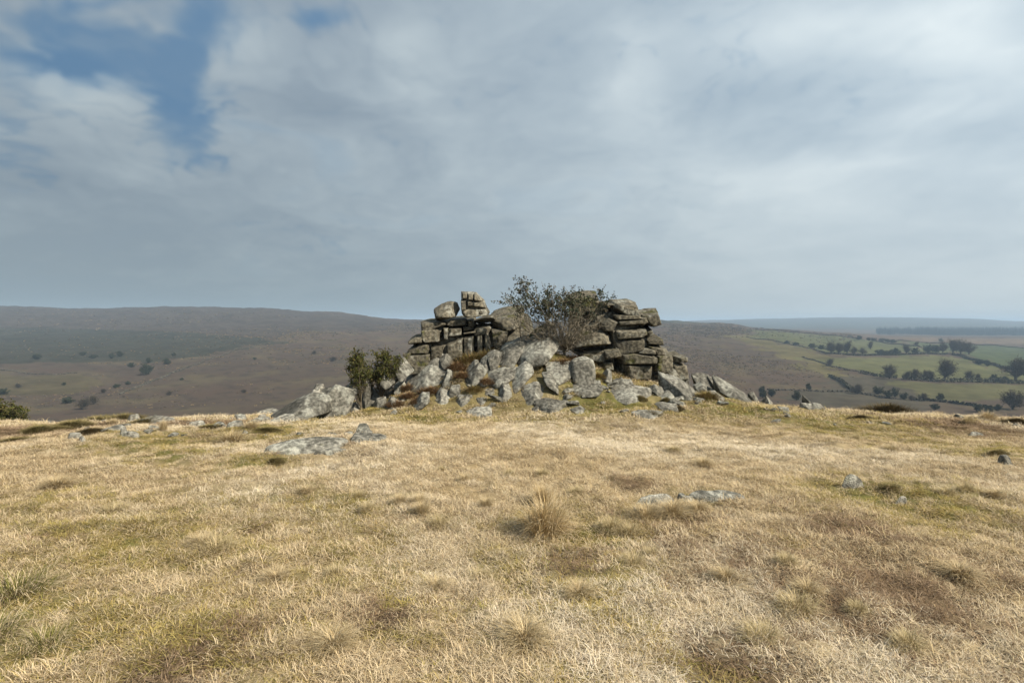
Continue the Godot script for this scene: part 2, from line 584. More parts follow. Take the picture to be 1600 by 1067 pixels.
func build_boulders() -> void:
	var B := [
		# crop, outline, label, top, tint scale, options
		[ZA, [775, 650, 800, 580, 860, 540, 990, 470, 1060, 452, 1132, 510, 1132, 540, 1050, 622, 980, 672, 880, 702, 782, 707], "huge lichen-splashed leaning boulder below the twiggy bush", 0.7, 1.15, {"moss": 0.22, "lichen": 0.75, "tx": -0.35, "ty": 0.3, "d": 12.75, "thick": 0.9, "stack": 1}],
		[ZA, [708, 665, 716, 590, 760, 545, 858, 500, 905, 497, 830, 570, 785, 640, 765, 702, 720, 692], "grey slab tucked against the huge leaning boulder", 0.8, 1.0, {"lichen": 0.6, "d": 13.0, "thick": 0.7}],
		[ZA, [905, 495, 990, 420, 1050, 385, 1105, 430, 1110, 480, 1000, 490], "moss-topped boulder at the foot of the twiggy bush", 0.5, 0.9, {"moss": 0.75, "d": 13.5, "thick": 0.6}],
		[ZA, [62, 772, 160, 690, 258, 635, 340, 655, 353, 700, 320, 792, 222, 828, 75, 850], "broad wedge-shaped boulder with a pale sloping top", 0.9, 1.15, {"lichen": 0.7, "tx": 0.0, "ty": 0.95, "thick": 0.8}],
		[ZA, [312, 792, 350, 708, 374, 722, 387, 802, 345, 822], "narrow upright stone against the broad wedge-shaped boulder", 0.3, 0.9, {}],
		[ZA, [298, 628, 340, 598, 386, 650, 392, 692, 350, 702], "grey stone above the broad wedge-shaped boulder at the wall foot", 0.4, 1.0, {"d": 13.2, "stack": 1}],
		[ZA, [483, 695, 540, 640, 562, 642, 572, 692, 520, 712], "small bluish stone in the bracken below the granite wall", 0.6, 1.0, {}],
		[ZA, [558, 692, 590, 640, 630, 613, 653, 660, 646, 692, 600, 722], "blocky stone in the bracken next to the grey slab", 0.5, 1.0, {}],
		[ZA, [628, 602, 680, 574, 724, 590, 716, 652, 655, 684], "dark stone jammed behind the grey slab", 0.4, 0.75, {}],
		[ZA, [443, 832, 480, 752, 560, 688, 612, 732, 592, 772, 520, 802, 480, 838], "jagged dark boulder in the middle of the scree", 0.6, 0.85, {}],
		[ZA, [588, 772, 650, 722, 730, 704, 830, 708, 842, 736, 760, 782, 690, 812, 620, 798], "long pale lichened boulder lying under the leaning boulder", 0.6, 1.25, {"lichen": 0.8}],
		[ZA, [758, 792, 840, 722, 888, 678, 940, 688, 950, 732, 900, 792, 850, 828, 790, 824], "knobbly white-splashed boulder beside the long pale one", 0.5, 1.2, {"lichen": 0.75}],
		[ZA, [668, 884, 730, 783, 814, 850, 780, 908, 700, 904], "pointed pyramid-shaped stone with a smooth lit side", 0.3, 1.25, {"lichen": 0.3, "tx": 0.6, "thick": 0.55}],
		[ZA, [143, 832, 180, 816, 270, 835, 242, 868, 160, 876], "low whitish stone in front of the broad wedge-shaped boulder", 0.6, 1.3, {"lichen": 0.8}],
		[ZA, [82, 984, 168, 880, 216, 878, 217, 932, 150, 980], "pale slanting stone at the grass edge below the wedge", 0.5, 1.3, {}],
		[ZA, [273, 884, 300, 848, 424, 910, 340, 940, 280, 930], "grey wedge stone with a sharp snout at the grass edge", 0.5, 1.1, {}],
		[ZA, [358, 874, 375, 823, 432, 820, 443, 862, 420, 895], "cube-like grey stone behind the grey wedge stone", 0.5, 1.0, {}],
		[ZA, [398, 938, 430, 893, 510, 888, 533, 932, 450, 956], "flattish grey stone beside the grey wedge stone", 0.7, 1.05, {}],
		[ZA, [533, 934, 560, 908, 622, 908, 644, 938, 560, 954], "small flat stone between the scree and the straw grass", 0.7, 1.1, {}],
		[ZA, [563, 884, 600, 848, 672, 838, 684, 872, 600, 894], "low tan stone behind the pointed pyramid-shaped stone", 0.7, 1.1, {}],
		[ZA, [828, 912, 900, 840, 970, 818, 1054, 885, 1032, 914, 930, 950], "broad pale low boulder sunk in turf below the knobbly one", 0.9, 1.3, {"lichen": 0.7}],
		[ZB, [-10, 965, 0, 950, 60, 920, 200, 933, 224, 978, 180, 1004, 60, 1014, 20, 996], "dark-fronted low boulder at the foot of the scree", 0.9, 0.75, {}],
		[ZB, [60, 918, 180, 905, 298, 905, 298, 942, 200, 945], "flat pale slab behind the dark-fronted low boulder", 1.0, 1.2, {}],
		[ZA, [488, 1002, 560, 978, 652, 984, 655, 1012, 560, 1034], "flat stone lying flush in the straw grass before the scree", 1.0, 1.2, {}],
		[ZB, [63, 682, 230, 668, 240, 712, 200, 752, 150, 778, 70, 724], "rounded block leaning against the round-topped upright boulder", 0.6, 1.05, {}],
		[ZB, [233, 692, 245, 643, 330, 620, 396, 648, 404, 742, 382, 784, 305, 810, 240, 774], "round-topped upright boulder speckled with lichen on the turf bank", 0.35, 1.15, {"lichen": 0.7, "p": 10.0, "thick": 0.5}],
		[ZB, [38, 742, 80, 731, 112, 745, 198, 874, 130, 848, 50, 793], "blade-like stone slanting down the turf bank", 0.4, 1.05, {"lichen": 0.5}],
		[ZB, [248, 864, 255, 820, 340, 798, 440, 798, 448, 842, 410, 874, 300, 880], "layered low stone below the round-topped upright boulder", 0.9, 1.05, {"ty": 0.9, "thick": 0.45}],
		[ZB, [443, 764, 490, 706, 515, 718, 516, 788, 480, 796], "small pointed grey stone standing before the stepped stack", 0.3, 1.2, {}],
		[ZB, [533, 784, 592, 768, 593, 818, 540, 820], "small squared stone at the foot of the stepped stack", 0.5, 1.1, {}],
		[ZB, [592, 775, 655, 773, 668, 828, 594, 824], "second small squared stone, touching its twin below the stack", 0.5, 1.1, {}],
		[ZB, [413, 902, 500, 860, 620, 834, 690, 838, 800, 853, 836, 902, 800, 928, 640, 935, 560, 944, 430, 918], "broad flat lichened slab half buried in turf below the stack", 1.0, 1.25, {"lichen": 0.65}],
		[ZB, [738, 952, 850, 910, 930, 873, 982, 905, 1014, 937, 900, 950], "low triangular slab in the turf beside the broad flat slab", 0.9, 1.15, {}],
		[ZB, [848, 964, 870, 948, 970, 948, 978, 992, 900, 994], "small bluish stone in a heather tuft before the triangular slab", 0.6, 1.0, {}],
		[ZB, [688, 1022, 740, 1003, 860, 1008, 882, 1054, 740, 1046], "flat stone flush in the turf in front of the broad slab", 1.0, 1.2, {}],
		[ZB, [788, 844, 820, 816, 872, 830, 884, 884, 830, 886], "small dark stone wedged beside the big sloping boulder", 0.5, 0.9, {}],
		[ZB, [883, 800, 900, 766, 1000, 788, 1102, 850, 1098, 888, 960, 900, 888, 875], "big sloping boulder at the outer foot of the stepped stack", 0.7, 1.0, {"lichen": 0.55}],
		[ZB, [238, 987, 300, 968, 358, 995, 300, 1014], "little flat stone at the grass edge", 0.8, 1.2, {}],
		[ZD, [485, 168, 560, 163, 645, 200, 648, 245, 600, 250, 500, 215], "thin slab leaning on the slope beyond the big sloping boulder", 0.8, 1.05, {"d": 13.2}],
		[ZD, [628, 182, 700, 213, 718, 254, 640, 250], "small rough stone beside the leaning thin slab", 0.5, 0.95, {"d": 13.2}],
		[ZD, [708, 232, 765, 220, 982, 345, 988, 372, 950, 402, 850, 394, 718, 304], "long dark boulder sloping down at the valley-fields end of the scree", 0.8, 0.85, {"lichen": 0.5}],
		[ZD, [638, 312, 690, 308, 768, 350, 752, 376, 690, 376], "grey stone in tussock grass before the long dark boulder", 0.7, 1.1, {}],
		[ZD, [498, 252, 560, 218, 602, 250, 582, 304, 510, 314], "dark stone behind the big sloping boulder", 0.5, 0.75, {}],
		[ZD, [368, 90, 415, 103, 424, 140, 375, 140], "small block at the outer foot of the stepped stack", 0.3, 0.9, {"d": 13.5}],
		[ZD, [1098, 394, 1150, 348, 1204, 402, 1180, 420], "grey tent-shaped stone on the knoll edge", 0.5, 1.0, {}],
		[ZD, [988, 328, 1030, 318, 1068, 366, 1000, 372], "small stone just past the long dark boulder", 0.5, 0.9, {}],
		[ZD, [1468, 419, 1490, 353, 1554, 405, 1480, 424], "dark fin-shaped stone standing on the knoll edge", 0.3, 0.7, {}],
		[ZD, [1443, 459, 1470, 418, 1554, 425, 1530, 456], "pale flat stone below the dark fin-shaped stone", 0.8, 1.3, {}],
		[ZD, [1228, 486, 1260, 448, 1334, 443, 1304, 488], "rough low stone in the turf by the tent-shaped stone", 0.7, 1.0, {}],
		[ZC, [110, 748, 330, 625, 440, 578, 560, 600, 608, 640, 606, 724, 440, 742, 300, 776, 220, 760], "long dark boulder tapering away from the pale heart-shaped slab", 0.55, 0.7, {"lichen": 0.5}],
		[ZC, [453, 582, 500, 528, 580, 558, 608, 600, 542, 664, 500, 644], "tan angular stone lying on the long tapering boulder", 0.5, 1.2, {"d": 11.5}],
		[ZC, [488, 540, 520, 477, 580, 477, 594, 542, 560, 556], "pale stone standing behind the tan angular stone", 0.4, 1.2, {"d": 11.9}],
		[ZC, [578, 548, 650, 523, 664, 572, 622, 645, 590, 604], "dark stone between the tan stone and the heart-shaped slab", 0.5, 0.8, {"d": 11.6}],
		[ZC, [636, 572, 640, 530, 700, 473, 760, 498, 862, 520, 872, 562, 812, 692, 792, 746, 640, 746, 610, 692, 618, 640], "pale heart-shaped slab standing on its point", 0.2, 1.35, {"lichen": 0.6, "thick": 0.3, "p": 24.0, "tx": 0.4, "ty": 0.25, "cuts": 0}],
		[ZC, [798, 494, 850, 458, 907, 458, 908, 536, 860, 545], "bluish stone behind the heart-shaped slab", 0.5, 1.0, {"d": 11.9, "stack": 1}],
		[ZC, [903, 624, 950, 528, 1112, 518, 1118, 582, 1050, 646, 980, 666, 905, 656], "squarish dark-faced boulder under the two dark hollies", 0.7, 0.95, {}],
		[ZC, [1108, 512, 1155, 458, 1212, 518, 1223, 572, 1160, 590, 1115, 574], "bluish angular stone beside the squarish dark-faced boulder", 0.4, 1.0, {}],
		[ZC, [848, 653, 880, 633, 954, 690, 930, 706, 860, 690], "small tan stone at the foot of the heart-shaped slab", 0.6, 1.3, {}],
		[ZC, [1038, 644, 1070, 598, 1142, 588, 1154, 652, 1080, 676], "pale streaked stone before the squarish boulder", 0.6, 1.25, {}],
		[ZC, [1148, 654, 1200, 603, 1284, 650, 1274, 686, 1180, 686], "tan rounded stone in the bracken at the grass edge", 0.6, 1.2, {}],
		[ZC, [1098, 362, 1150, 298, 1264, 420, 1190, 482, 1118, 414], "tilted rounded slab beside the dark hollies", 0.5, 1.05, {"d": 12.4, "tx": 0.2, "stack": 1}],
		[ZC, [1228, 282, 1310, 248, 1394, 346, 1310, 416], "tilted bluish block propped against the granite wall", 0.6, 1.05, {"d": 12.7, "stack": 1}],
		[ZC, [1228, 484, 1290, 458, 1334, 512, 1240, 545], "low stone between the tilted slab and the wedge boulder", 0.6, 1.1, {}],
		[ZC, [1268, 574, 1310, 548, 1374, 558, 1342, 596], "small pale stone among russet bracken", 0.6, 1.2, {}],
		[ZC, [958, 384, 1010, 380, 1024, 520, 970, 526], "upright grey stone among the stems of the dark hollies", 0.3, 1.0, {"d": 12.2}]]
	for b in B:
		var p := zoomed(b[0], b[1])
		var o: Dictionary = b[5].duplicate()
		o["top"] = b[3]
		if not o.has("tint"):
			o["tint"] = PALE_TINT * maxf(0.85, float(b[4]))
		var low: Array = p[0]
		for q in p:
			if q[1] > low[1]:
				low = q
		var depth: float
		if o.has("d"):
			depth = o["d"]
		else:
			depth = -near_hit(low[0], low[1] - 1.0).z
			if low[0] < 1010.0:
				depth = minf(depth, 12.8)
		# sink the foot of the stone a little into the turf
		for q in p:
			if q[1] > low[1] - 6.0 and not o.has("d"):
				q[1] += 3.0
		if not "lying on" in b[2] and not o.has("stack"):
			# where the foot would hang above the ground, the stone goes on down to it
			var foot := at(low[0], low[1], depth + 0.15)
			foot.y = ground_h(foot.x, foot.z) - 0.04
			var l := cam_basis.inverse() * (foot - Vector3(0, EYE, 0))
			var v_g := 533.5 + F * l.y / l.z
			if v_g > low[1]:
				var left := 1e9
				var right := -1e9
				for q in p:
					left = minf(left, q[0])
					right = maxf(right, q[0])
				p.append([lerpf(left, right, 0.25), v_g])
				p.append([lerpf(left, right, 0.75), v_g])
		var s := stone(p, depth, o)
		single(s, "boulder", b[2], "boulder")
		keep_out.append([s[1].x, s[1].z, s[2].x * 0.5, s[2].z * 0.5])

func build_scree() -> void:
	var protos := []
	for k in 7:
		var planes := []
		for i in 11:
			var n := rnd_dir()
			planes.append([n, rng.randf_range(0.32, 0.5) * (0.75 if absf(n.y) > 0.6 else 1.0)])
		planes.append([Vector3.UP, 0.34])
		planes.append([Vector3.DOWN, 0.34])
		protos.append(stone_mesh(planes, Vector3(0.5, 0.36, 0.5), 11, 16.0, 1.0, 3.0 + k, PALE_TINT * rng.randf_range(0.75, 1.2), rng.randf_range(0.4, 0.7), 0.1))
	var spots := []
	for k in 48:
		spots.append([rng.randf_range(565, 1000), rng.randf_range(596, 646), 0])
	for k in 22:
		spots.append([rng.randf_range(1040, 1190), rng.randf_range(600, 634), 1])
	for k in 40:
		spots.append([rng.randf_range(40, 560), rng.randf_range(645, 682), 2])
	for k in 16:
		spots.append([rng.randf_range(1190, 1590), rng.randf_range(636, 668), 3])
	var says := ["small loose scree stone lying between the big boulders", "small loose stone on the slope past the stepped stack", "small pale stone showing through the heath strip", "small pale stone on the turf of the knoll edge"]
	for q in spots:
		var g := near_hit(q[0], q[1])
		var o := MeshInstance3D.new()
		o.mesh = protos[rng.randi() % 7]
		o.material_override = M.rock
		var w := rng.randf_range(6.0, 17.0) / F * -g.z
		if q[2] >= 2:
			w *= 0.8
		o.position = g + Vector3(0, w * 0.1, 0)
		o.scale = Vector3(w, w * rng.randf_range(0.6, 1.0), w * rng.randf_range(0.7, 1.1))
		o.rotation = Vector3(rng.randf_range(-0.3, 0.3), rng.randf() * TAU, rng.randf_range(-0.4, 0.4))
		put(o, "loose_stone", says[q[2]], "stone", ["scree between the boulders", "stones past the stack", "stones of the heath strip", "stones of the knoll edge"][q[2]])

func build_flat_stones() -> void:
	# stones bedded in the turf: outlines traced on the ground
	var S := [
		["flat grey slab the size of a table lying flush in straw grass", ZG, [255, 190, 320, 160, 430, 136, 590, 130, 612, 152, 560, 178, 500, 196, 330, 190], 0.13],
		["thin paler tongue of rock at the end of the table-sized slab", ZG, [500, 190, 560, 168, 650, 166, 655, 176, 560, 192], 0.06],
		["cracked flat stone beyond the table-sized slab", ZG, [636, 108, 700, 106, 785, 110, 788, 122, 700, 142, 650, 134], 0.04],
		["dark knob of rock behind the cracked flat stone", ZG, [682, 92, 700, 72, 738, 78, 748, 100, 700, 106], 0.04],
		["long bluish slab half sunk in turf with tall grass before it", ZH, [400, 318, 440, 306, 560, 300, 616, 308, 616, 322, 540, 330, 450, 328], 0.07],
		["low bluish slab continuing the long half sunk slab", ZH, [218, 332, 270, 318, 340, 308, 366, 322, 340, 330, 250, 340], 0.07],
		["small bluish stone between the two sunk slabs", ZH, [372, 312, 396, 308, 424, 324, 404, 332, 380, 326], 0.05],
		["fist-sized bluish stone in green moss by the sunk slabs", ZH, [202, 362, 218, 354, 238, 358, 236, 372, 210, 378], 0.05],
		["rounded brown stone on a small green hummock", ZH, [952, 262, 970, 236, 1000, 228, 1032, 240, 1034, 270, 990, 282, 960, 278], 0.2],
		["bluish stone in a heathery hollow on the knoll edge", ZH, [1526, 188, 1534, 172, 1560, 178, 1566, 198, 1536, 200], 0.12],
		["pebble of pale rock in the green hollow", ZH, [1160, 330, 1172, 318, 1188, 324, 1184, 336], 0.06],
		["split whitish stone pair on the heath strip", ZE, [744, 752, 770, 712, 802, 712, 800, 750, 770, 762], 0.16],
		["long low whitish stone under the split pair", ZE, [760, 764, 800, 742, 880, 745, 950, 748, 900, 770, 800, 776], 0.08],
		["flat whitish stone on the heath beside a tall straw tuft", ZE, [700, 840, 730, 812, 800, 820, 818, 840, 760, 856], 0.1],
		["bluish chip of rock at the flat whitish stone", ZE, [696, 820, 708, 806, 744, 812, 742, 834, 712, 838], 0.1],
		["pale flat stone in straw on the heath strip", ZE, [385, 852, 400, 836, 448, 836, 452, 856, 410, 862], 0.07],
		["small pale stone next to the pale flat stone", ZE, [448, 868, 460, 856, 490, 866, 486, 878], 0.05],
		["brownish upright stone in straw by the heath strip", ZE, [212, 812, 222, 784, 250, 782, 262, 806, 240, 826], 0.18],
		["long flat pale stone in dark heather", ZE, [600, 800, 640, 782, 700, 790, 690, 806, 630, 812], 0.06],
		["broad grey stone cropping out of the heath edge", ZE, [1490, 706, 1540, 686, 1600, 690, 1640, 704, 1560, 716], 0.1],
		["angled blue-grey stone in the heath", ZE, [1352, 728, 1380, 714, 1430, 720, 1448, 752, 1400, 748], 0.12],
		["slanting pale stone by the angled blue-grey one", ZE, [1470, 764, 1520, 732, 1568, 716, 1570, 734, 1520, 762], 0.1],
		["low pale stone in the heath with a dark split", ZE, [1220, 776, 1236, 752, 1280, 762, 1340, 784, 1290, 792], 0.08],
		["wide pale stone beyond the straw tufts", ZE, [1340, 784, 1360, 760, 1410, 756, 1418, 778, 1370, 792], 0.09],
		["grey tilted stone in heath beside the straw mound", ZE, [1110, 780, 1130, 758, 1180, 748, 1184, 766, 1140, 788], 0.1],
		["low bluish stone on the heath skyline", ZE, [950, 718, 980, 700, 1020, 702, 1010, 718], 0.07],
		["narrow grey stone before the long tapering boulder", ZC, [320, 790, 360, 762, 440, 748, 450, 764, 400, 782], 0.08],
		["brown flat stone under the tip of the tapering boulder", ZC, [105, 800, 160, 762, 270, 756, 310, 780, 220, 800], 0.1],
		["white stone lying off the tip of the tapering boulder", ZC, [5, 770, 40, 735, 68, 732, 66, 752, 30, 772], 0.1],
		["knobbly stone in a grass tuft before the scree", ZC, [890, 888, 910, 845, 960, 838, 1010, 858, 1020, 888], 0.15],
		["flat grey stone on the knoll rim near the heather hump", ZR, [552, 612, 570, 594, 600, 596, 614, 610], 0.12],
		["pale low stone near the fin-shaped one", ZR, [402, 612, 430, 588, 466, 592, 478, 618], 0.12],
		["pale stone peeping from turf beyond the heather hump", ZR, [1290, 768, 1320, 752, 1370, 754, 1374, 768], 0.06],
		["small grey stone on the knoll edge past the heather hump", ZR, [1240, 646, 1270, 630, 1310, 630, 1314, 642], 0.1]]
	for b in S:
		var p := zoomed(b[1], b[2])
		var lo := Vector2(1e9, 1e9)
		var hi := Vector2(-1e9, -1e9)
		for q in p:
			lo = Vector2(minf(lo.x, q[0]), minf(lo.y, q[1]))
			hi = Vector2(maxf(hi.x, q[0]), maxf(hi.y, q[1]))
		var front := near_hit((lo.x + hi.x) * 0.5, hi.y)
		var depth := -front.z
		var up: float = b[3] * 0.75
		var w := (hi.x - lo.x) / F * depth
		# the far rim of the stone is seen where its top meets the line of sight
		var v_top := lo.y
		var back := depth
		while back < depth + 2.2:
			back += 0.02
			var q := at((lo.x + hi.x) * 0.5, v_top, back)
			if q.y < ground_h(q.x, q.z) + up * 0.8:
				break
		var deep := clampf(back - depth, w * 0.3, w * 1.1)
		var g_mid := ground_h(front.x, front.z - deep * 0.5)
		var half := Vector3(w * 0.5, up + 0.05, deep * 0.5)
		var planes := []
		var cen := Vector2((lo.x + hi.x) * 0.5, (lo.y + hi.y) * 0.5)
		for k in p.size():
			var a := Vector2((p[k][0] - cen.x) / (hi.x - lo.x) * w, (p[k][1] - cen.y) / (hi.y - lo.y) * deep)
			var q2: Array = p[(k + 1) % p.size()]
			var c := Vector2((q2[0] - cen.x) / (hi.x - lo.x) * w, (q2[1] - cen.y) / (hi.y - lo.y) * deep)
			var e := c - a
			var n2 := Vector2(e.y, -e.x).normalized()
			if n2.dot(a) < 0.0:
				n2 = -n2
			var n3 := Vector3(n2.x, 0.25, n2.y).normalized()
			planes.append([n3, maxf(n2.dot(a), 0.02)])
		planes.append([Vector3(rng.randf_range(-0.02, 0.1), 1, rng.randf_range(0.1, 0.22)).normalized(), up])
		planes.append([Vector3(rng.randf_range(-0.1, 0.5), 1, 0.5).normalized(), up * 1.25])
		planes.append([Vector3(0, -1, 0), 0.12])
		var m := stone_mesh(planes, half, clampi(int((hi.x - lo.x) * 0.2) + 8, 9, 24), 9.0, 1.0, rng.randf() * 9.0, PALE_TINT * rng.randf_range(1.1, 1.35), 0.7, 0.05)
		var o := MeshInstance3D.new()
		o.mesh = m
		o.material_override = M.rock
		o.position = Vector3(front.x, g_mid + 0.015, front.z - deep * 0.5)
		put(o, "bedded_stone", b[0], "stone")
		keep_out.append([o.position.x, o.position.z, w * 0.47, deep * 0.47])

# ---------------------------------------------------------------- foliage
class Strips:
	var v := PackedVector3Array()
	var c := PackedColorArray()
	func tri(a: Vector3, b: Vector3, d: Vector3, col: Color) -> void:
		v.append(a)
		v.append(b)
		v.append(d)
		c.append(col)
		c.append(col)
		c.append(col)
	func quad(a: Vector3, b: Vector3, d: Vector3, e: Vector3, col: Color) -> void:
		tri(a, b, d, col)
		tri(a, d, e, col)
	func tube(p: Vector3, q: Vector3, r0: float, r1: float, sides: int, col: Color) -> void:
		var d := (q - p).normalized()
		var s := d.cross(Vector3(0.31, 0.2, 0.93)).normalized()
		var t := d.cross(s)
		for k in sides:
			var a := TAU * k / sides
			var b := TAU * (k + 1) / sides
			var u := s * cos(a) + t * sin(a)
			var w := s * cos(b) + t * sin(b)
			quad(p + u * r0, q + u * r1, q + w * r1, p + w * r0, col)
	func blade(base: Vector3, yaw: float, lean: float, bend: float, long: float, wide: float, col: Color) -> void:
		var out := Vector3(cos(yaw), 0, sin(yaw))
		var side := Vector3(-out.z, 0, out.x) * wide * 0.5
		var d0 := Vector3.UP * cos(lean) + out * sin(lean)
		var l2 := minf(lean + bend, 1.75)
		var d1 := Vector3.UP * cos(l2) + out * sin(l2)
		var m := base + d0 * long * 0.5
		var e := m + d1 * long * 0.5
		quad(base - side, base + side, m + side * 0.8, m - side * 0.8, col)
		tri(m - side * 0.8, m + side * 0.8, e, col)
	func mesh() -> ArrayMesh:
		var arr := []
		arr.resize(Mesh.ARRAY_MAX)
		arr[Mesh.ARRAY_VERTEX] = v
		arr[Mesh.ARRAY_COLOR] = c
		var m := ArrayMesh.new()
		m.add_surface_from_arrays(Mesh.PRIMITIVE_TRIANGLES, arr)
		return m

func rnd_dir() -> Vector3:
	var z := rng.randf_range(-1, 1)
	var a := rng.randf() * TAU
	var r := sqrt(1.0 - z * z)
	return Vector3(r * cos(a), z, r * sin(a))

func curve(s: Strips, p: Vector3, q: Vector3, r0: float, r1: float, sides: int, col: Color, wob: float, segs := 5) -> Array:
	var pts := [p]
	var d := (q - p).length()
	var bend := rnd_dir() * d * wob
	for k in range(1, segs + 1):
		var t := float(k) / segs
		var x := p.lerp(q, t) + bend * sin(t * PI) + rnd_dir() * d * wob * 0.22 * (1.0 - t)
		s.tube(pts[-1], x, lerpf(r0, r1, float(k - 1) / segs), lerpf(r0, r1, t), sides, col)
		pts.append(x)
	return pts

# ends: limb ends relative to base. o: sub, sub_len, twig, twig_len, twig_w, leaf, leaf_size, leaf_above (fraction of height with leaves), r
func woody(ends: Array, o: Dictionary) -> Array:
	var wood := Strips.new()
	var leaf := Strips.new()
	var bark: Color = o.bark
	var top := 0.01
	for e in ends:
		top = maxf(top, e.y)
	var fork: Vector3 = o.get("fork", Vector3(0, 0.15 * top, 0))
	curve(wood, Vector3(0, -0.08 * top, 0), fork, o.r * 1.5, o.r * 1.2, 6, bark, 0.05, 3)
	for e in ends:
		var start: Vector3 = fork * rng.randf_range(0.3, 1.0)
		var limb := curve(wood, start, e, o.r * rng.randf_range(0.6, 0.9), o.r * 0.12, 5, bark * rng.randf_range(0.8, 1.25), o.get("wob", 0.12), 6)
		for k in int(o.sub):
			var t := rng.randf_range(o.get("sub_from", 0.3), 1.0)
			var at_ := clampi(int(t * 6.0), 1, 6)
			var p: Vector3 = limb[at_ - 1].lerp(limb[at_], t * 6.0 - floorf(t * 6.0))
			var ldir: Vector3 = (limb[at_] - limb[at_ - 1]).normalized()
			var dir: Vector3 = (ldir * 0.7 + rnd_dir() * 0.8 + Vector3.UP * o.get("lift", 0.3)).normalized()
			var q: Vector3 = p + dir * o.sub_len * rng.randf_range(0.5, 1.2)
			var sub := curve(wood, p, q, o.r * 0.2, o.r * 0.06, 3, bark * rng.randf_range(0.8, 1.3), 0.15, 3)
			for j in int(o.twig):
				var a: Vector3 = sub[rng.randi_range(1, 3)]
				var td: Vector3 = (dir * 0.5 + rnd_dir() * 0.9 + Vector3.UP * o.get("lift", 0.3) * 0.7).normalized()
				var b: Vector3 = a + td * o.twig_len * rng.randf_range(0.5, 1.2)
				var sd: Vector3 = td.cross(rnd_dir()).normalized() * o.twig_w * 0.5
				leaf_twig(wood, a, b, sd, bark * rng.randf_range(0.7, 1.2))
				if b.y < top * o.get("leaf_above", 0.0) * rng.randf_range(0.8, 1.25):
					continue
				for l in int(o.leaf):
					var c: Vector3 = a.lerp(b, rng.randf_range(0.15, 1.08)) + rnd_dir() * o.leaf_size * 0.7
					var n := rnd_dir()
					var s1: Vector3 = n.cross(rnd_dir()).normalized() * o.leaf_size * rng.randf_range(0.35, 0.7)
					var s2: Vector3 = n.cross(s1).normalized() * s1.length() * o.get("leaf_aspect", 0.55)
					var lc: Color = o.leaf_cols[rng.randi() % o.leaf_cols.size()] * rng.randf_range(0.75, 1.3)
					leaf.quad(c - s1, c - s2, c + s1, c + s2, lc)
	return [wood.mesh(), leaf.mesh() if leaf.v.size() > 0 else null]

func leaf_twig(s: Strips, a: Vector3, b: Vector3, side: Vector3, col: Color) -> void:
	s.quad(a - side, a + side, b + side * 0.5, b - side * 0.5, col)

func plant(meshes: Array, where: Vector3, called: String, label: String, category: String, leaf_name: String, group := "") -> Node3D:
	var o := Node3D.new()
	o.position = where
	put(o, called, label, category, group)
	part(o, "trunk" if leaf_name == "crown" else "stem", meshes[0], M.bark)
	if meshes[1] != null:
		part(o, leaf_name, meshes[1], M.leaf)
	return o

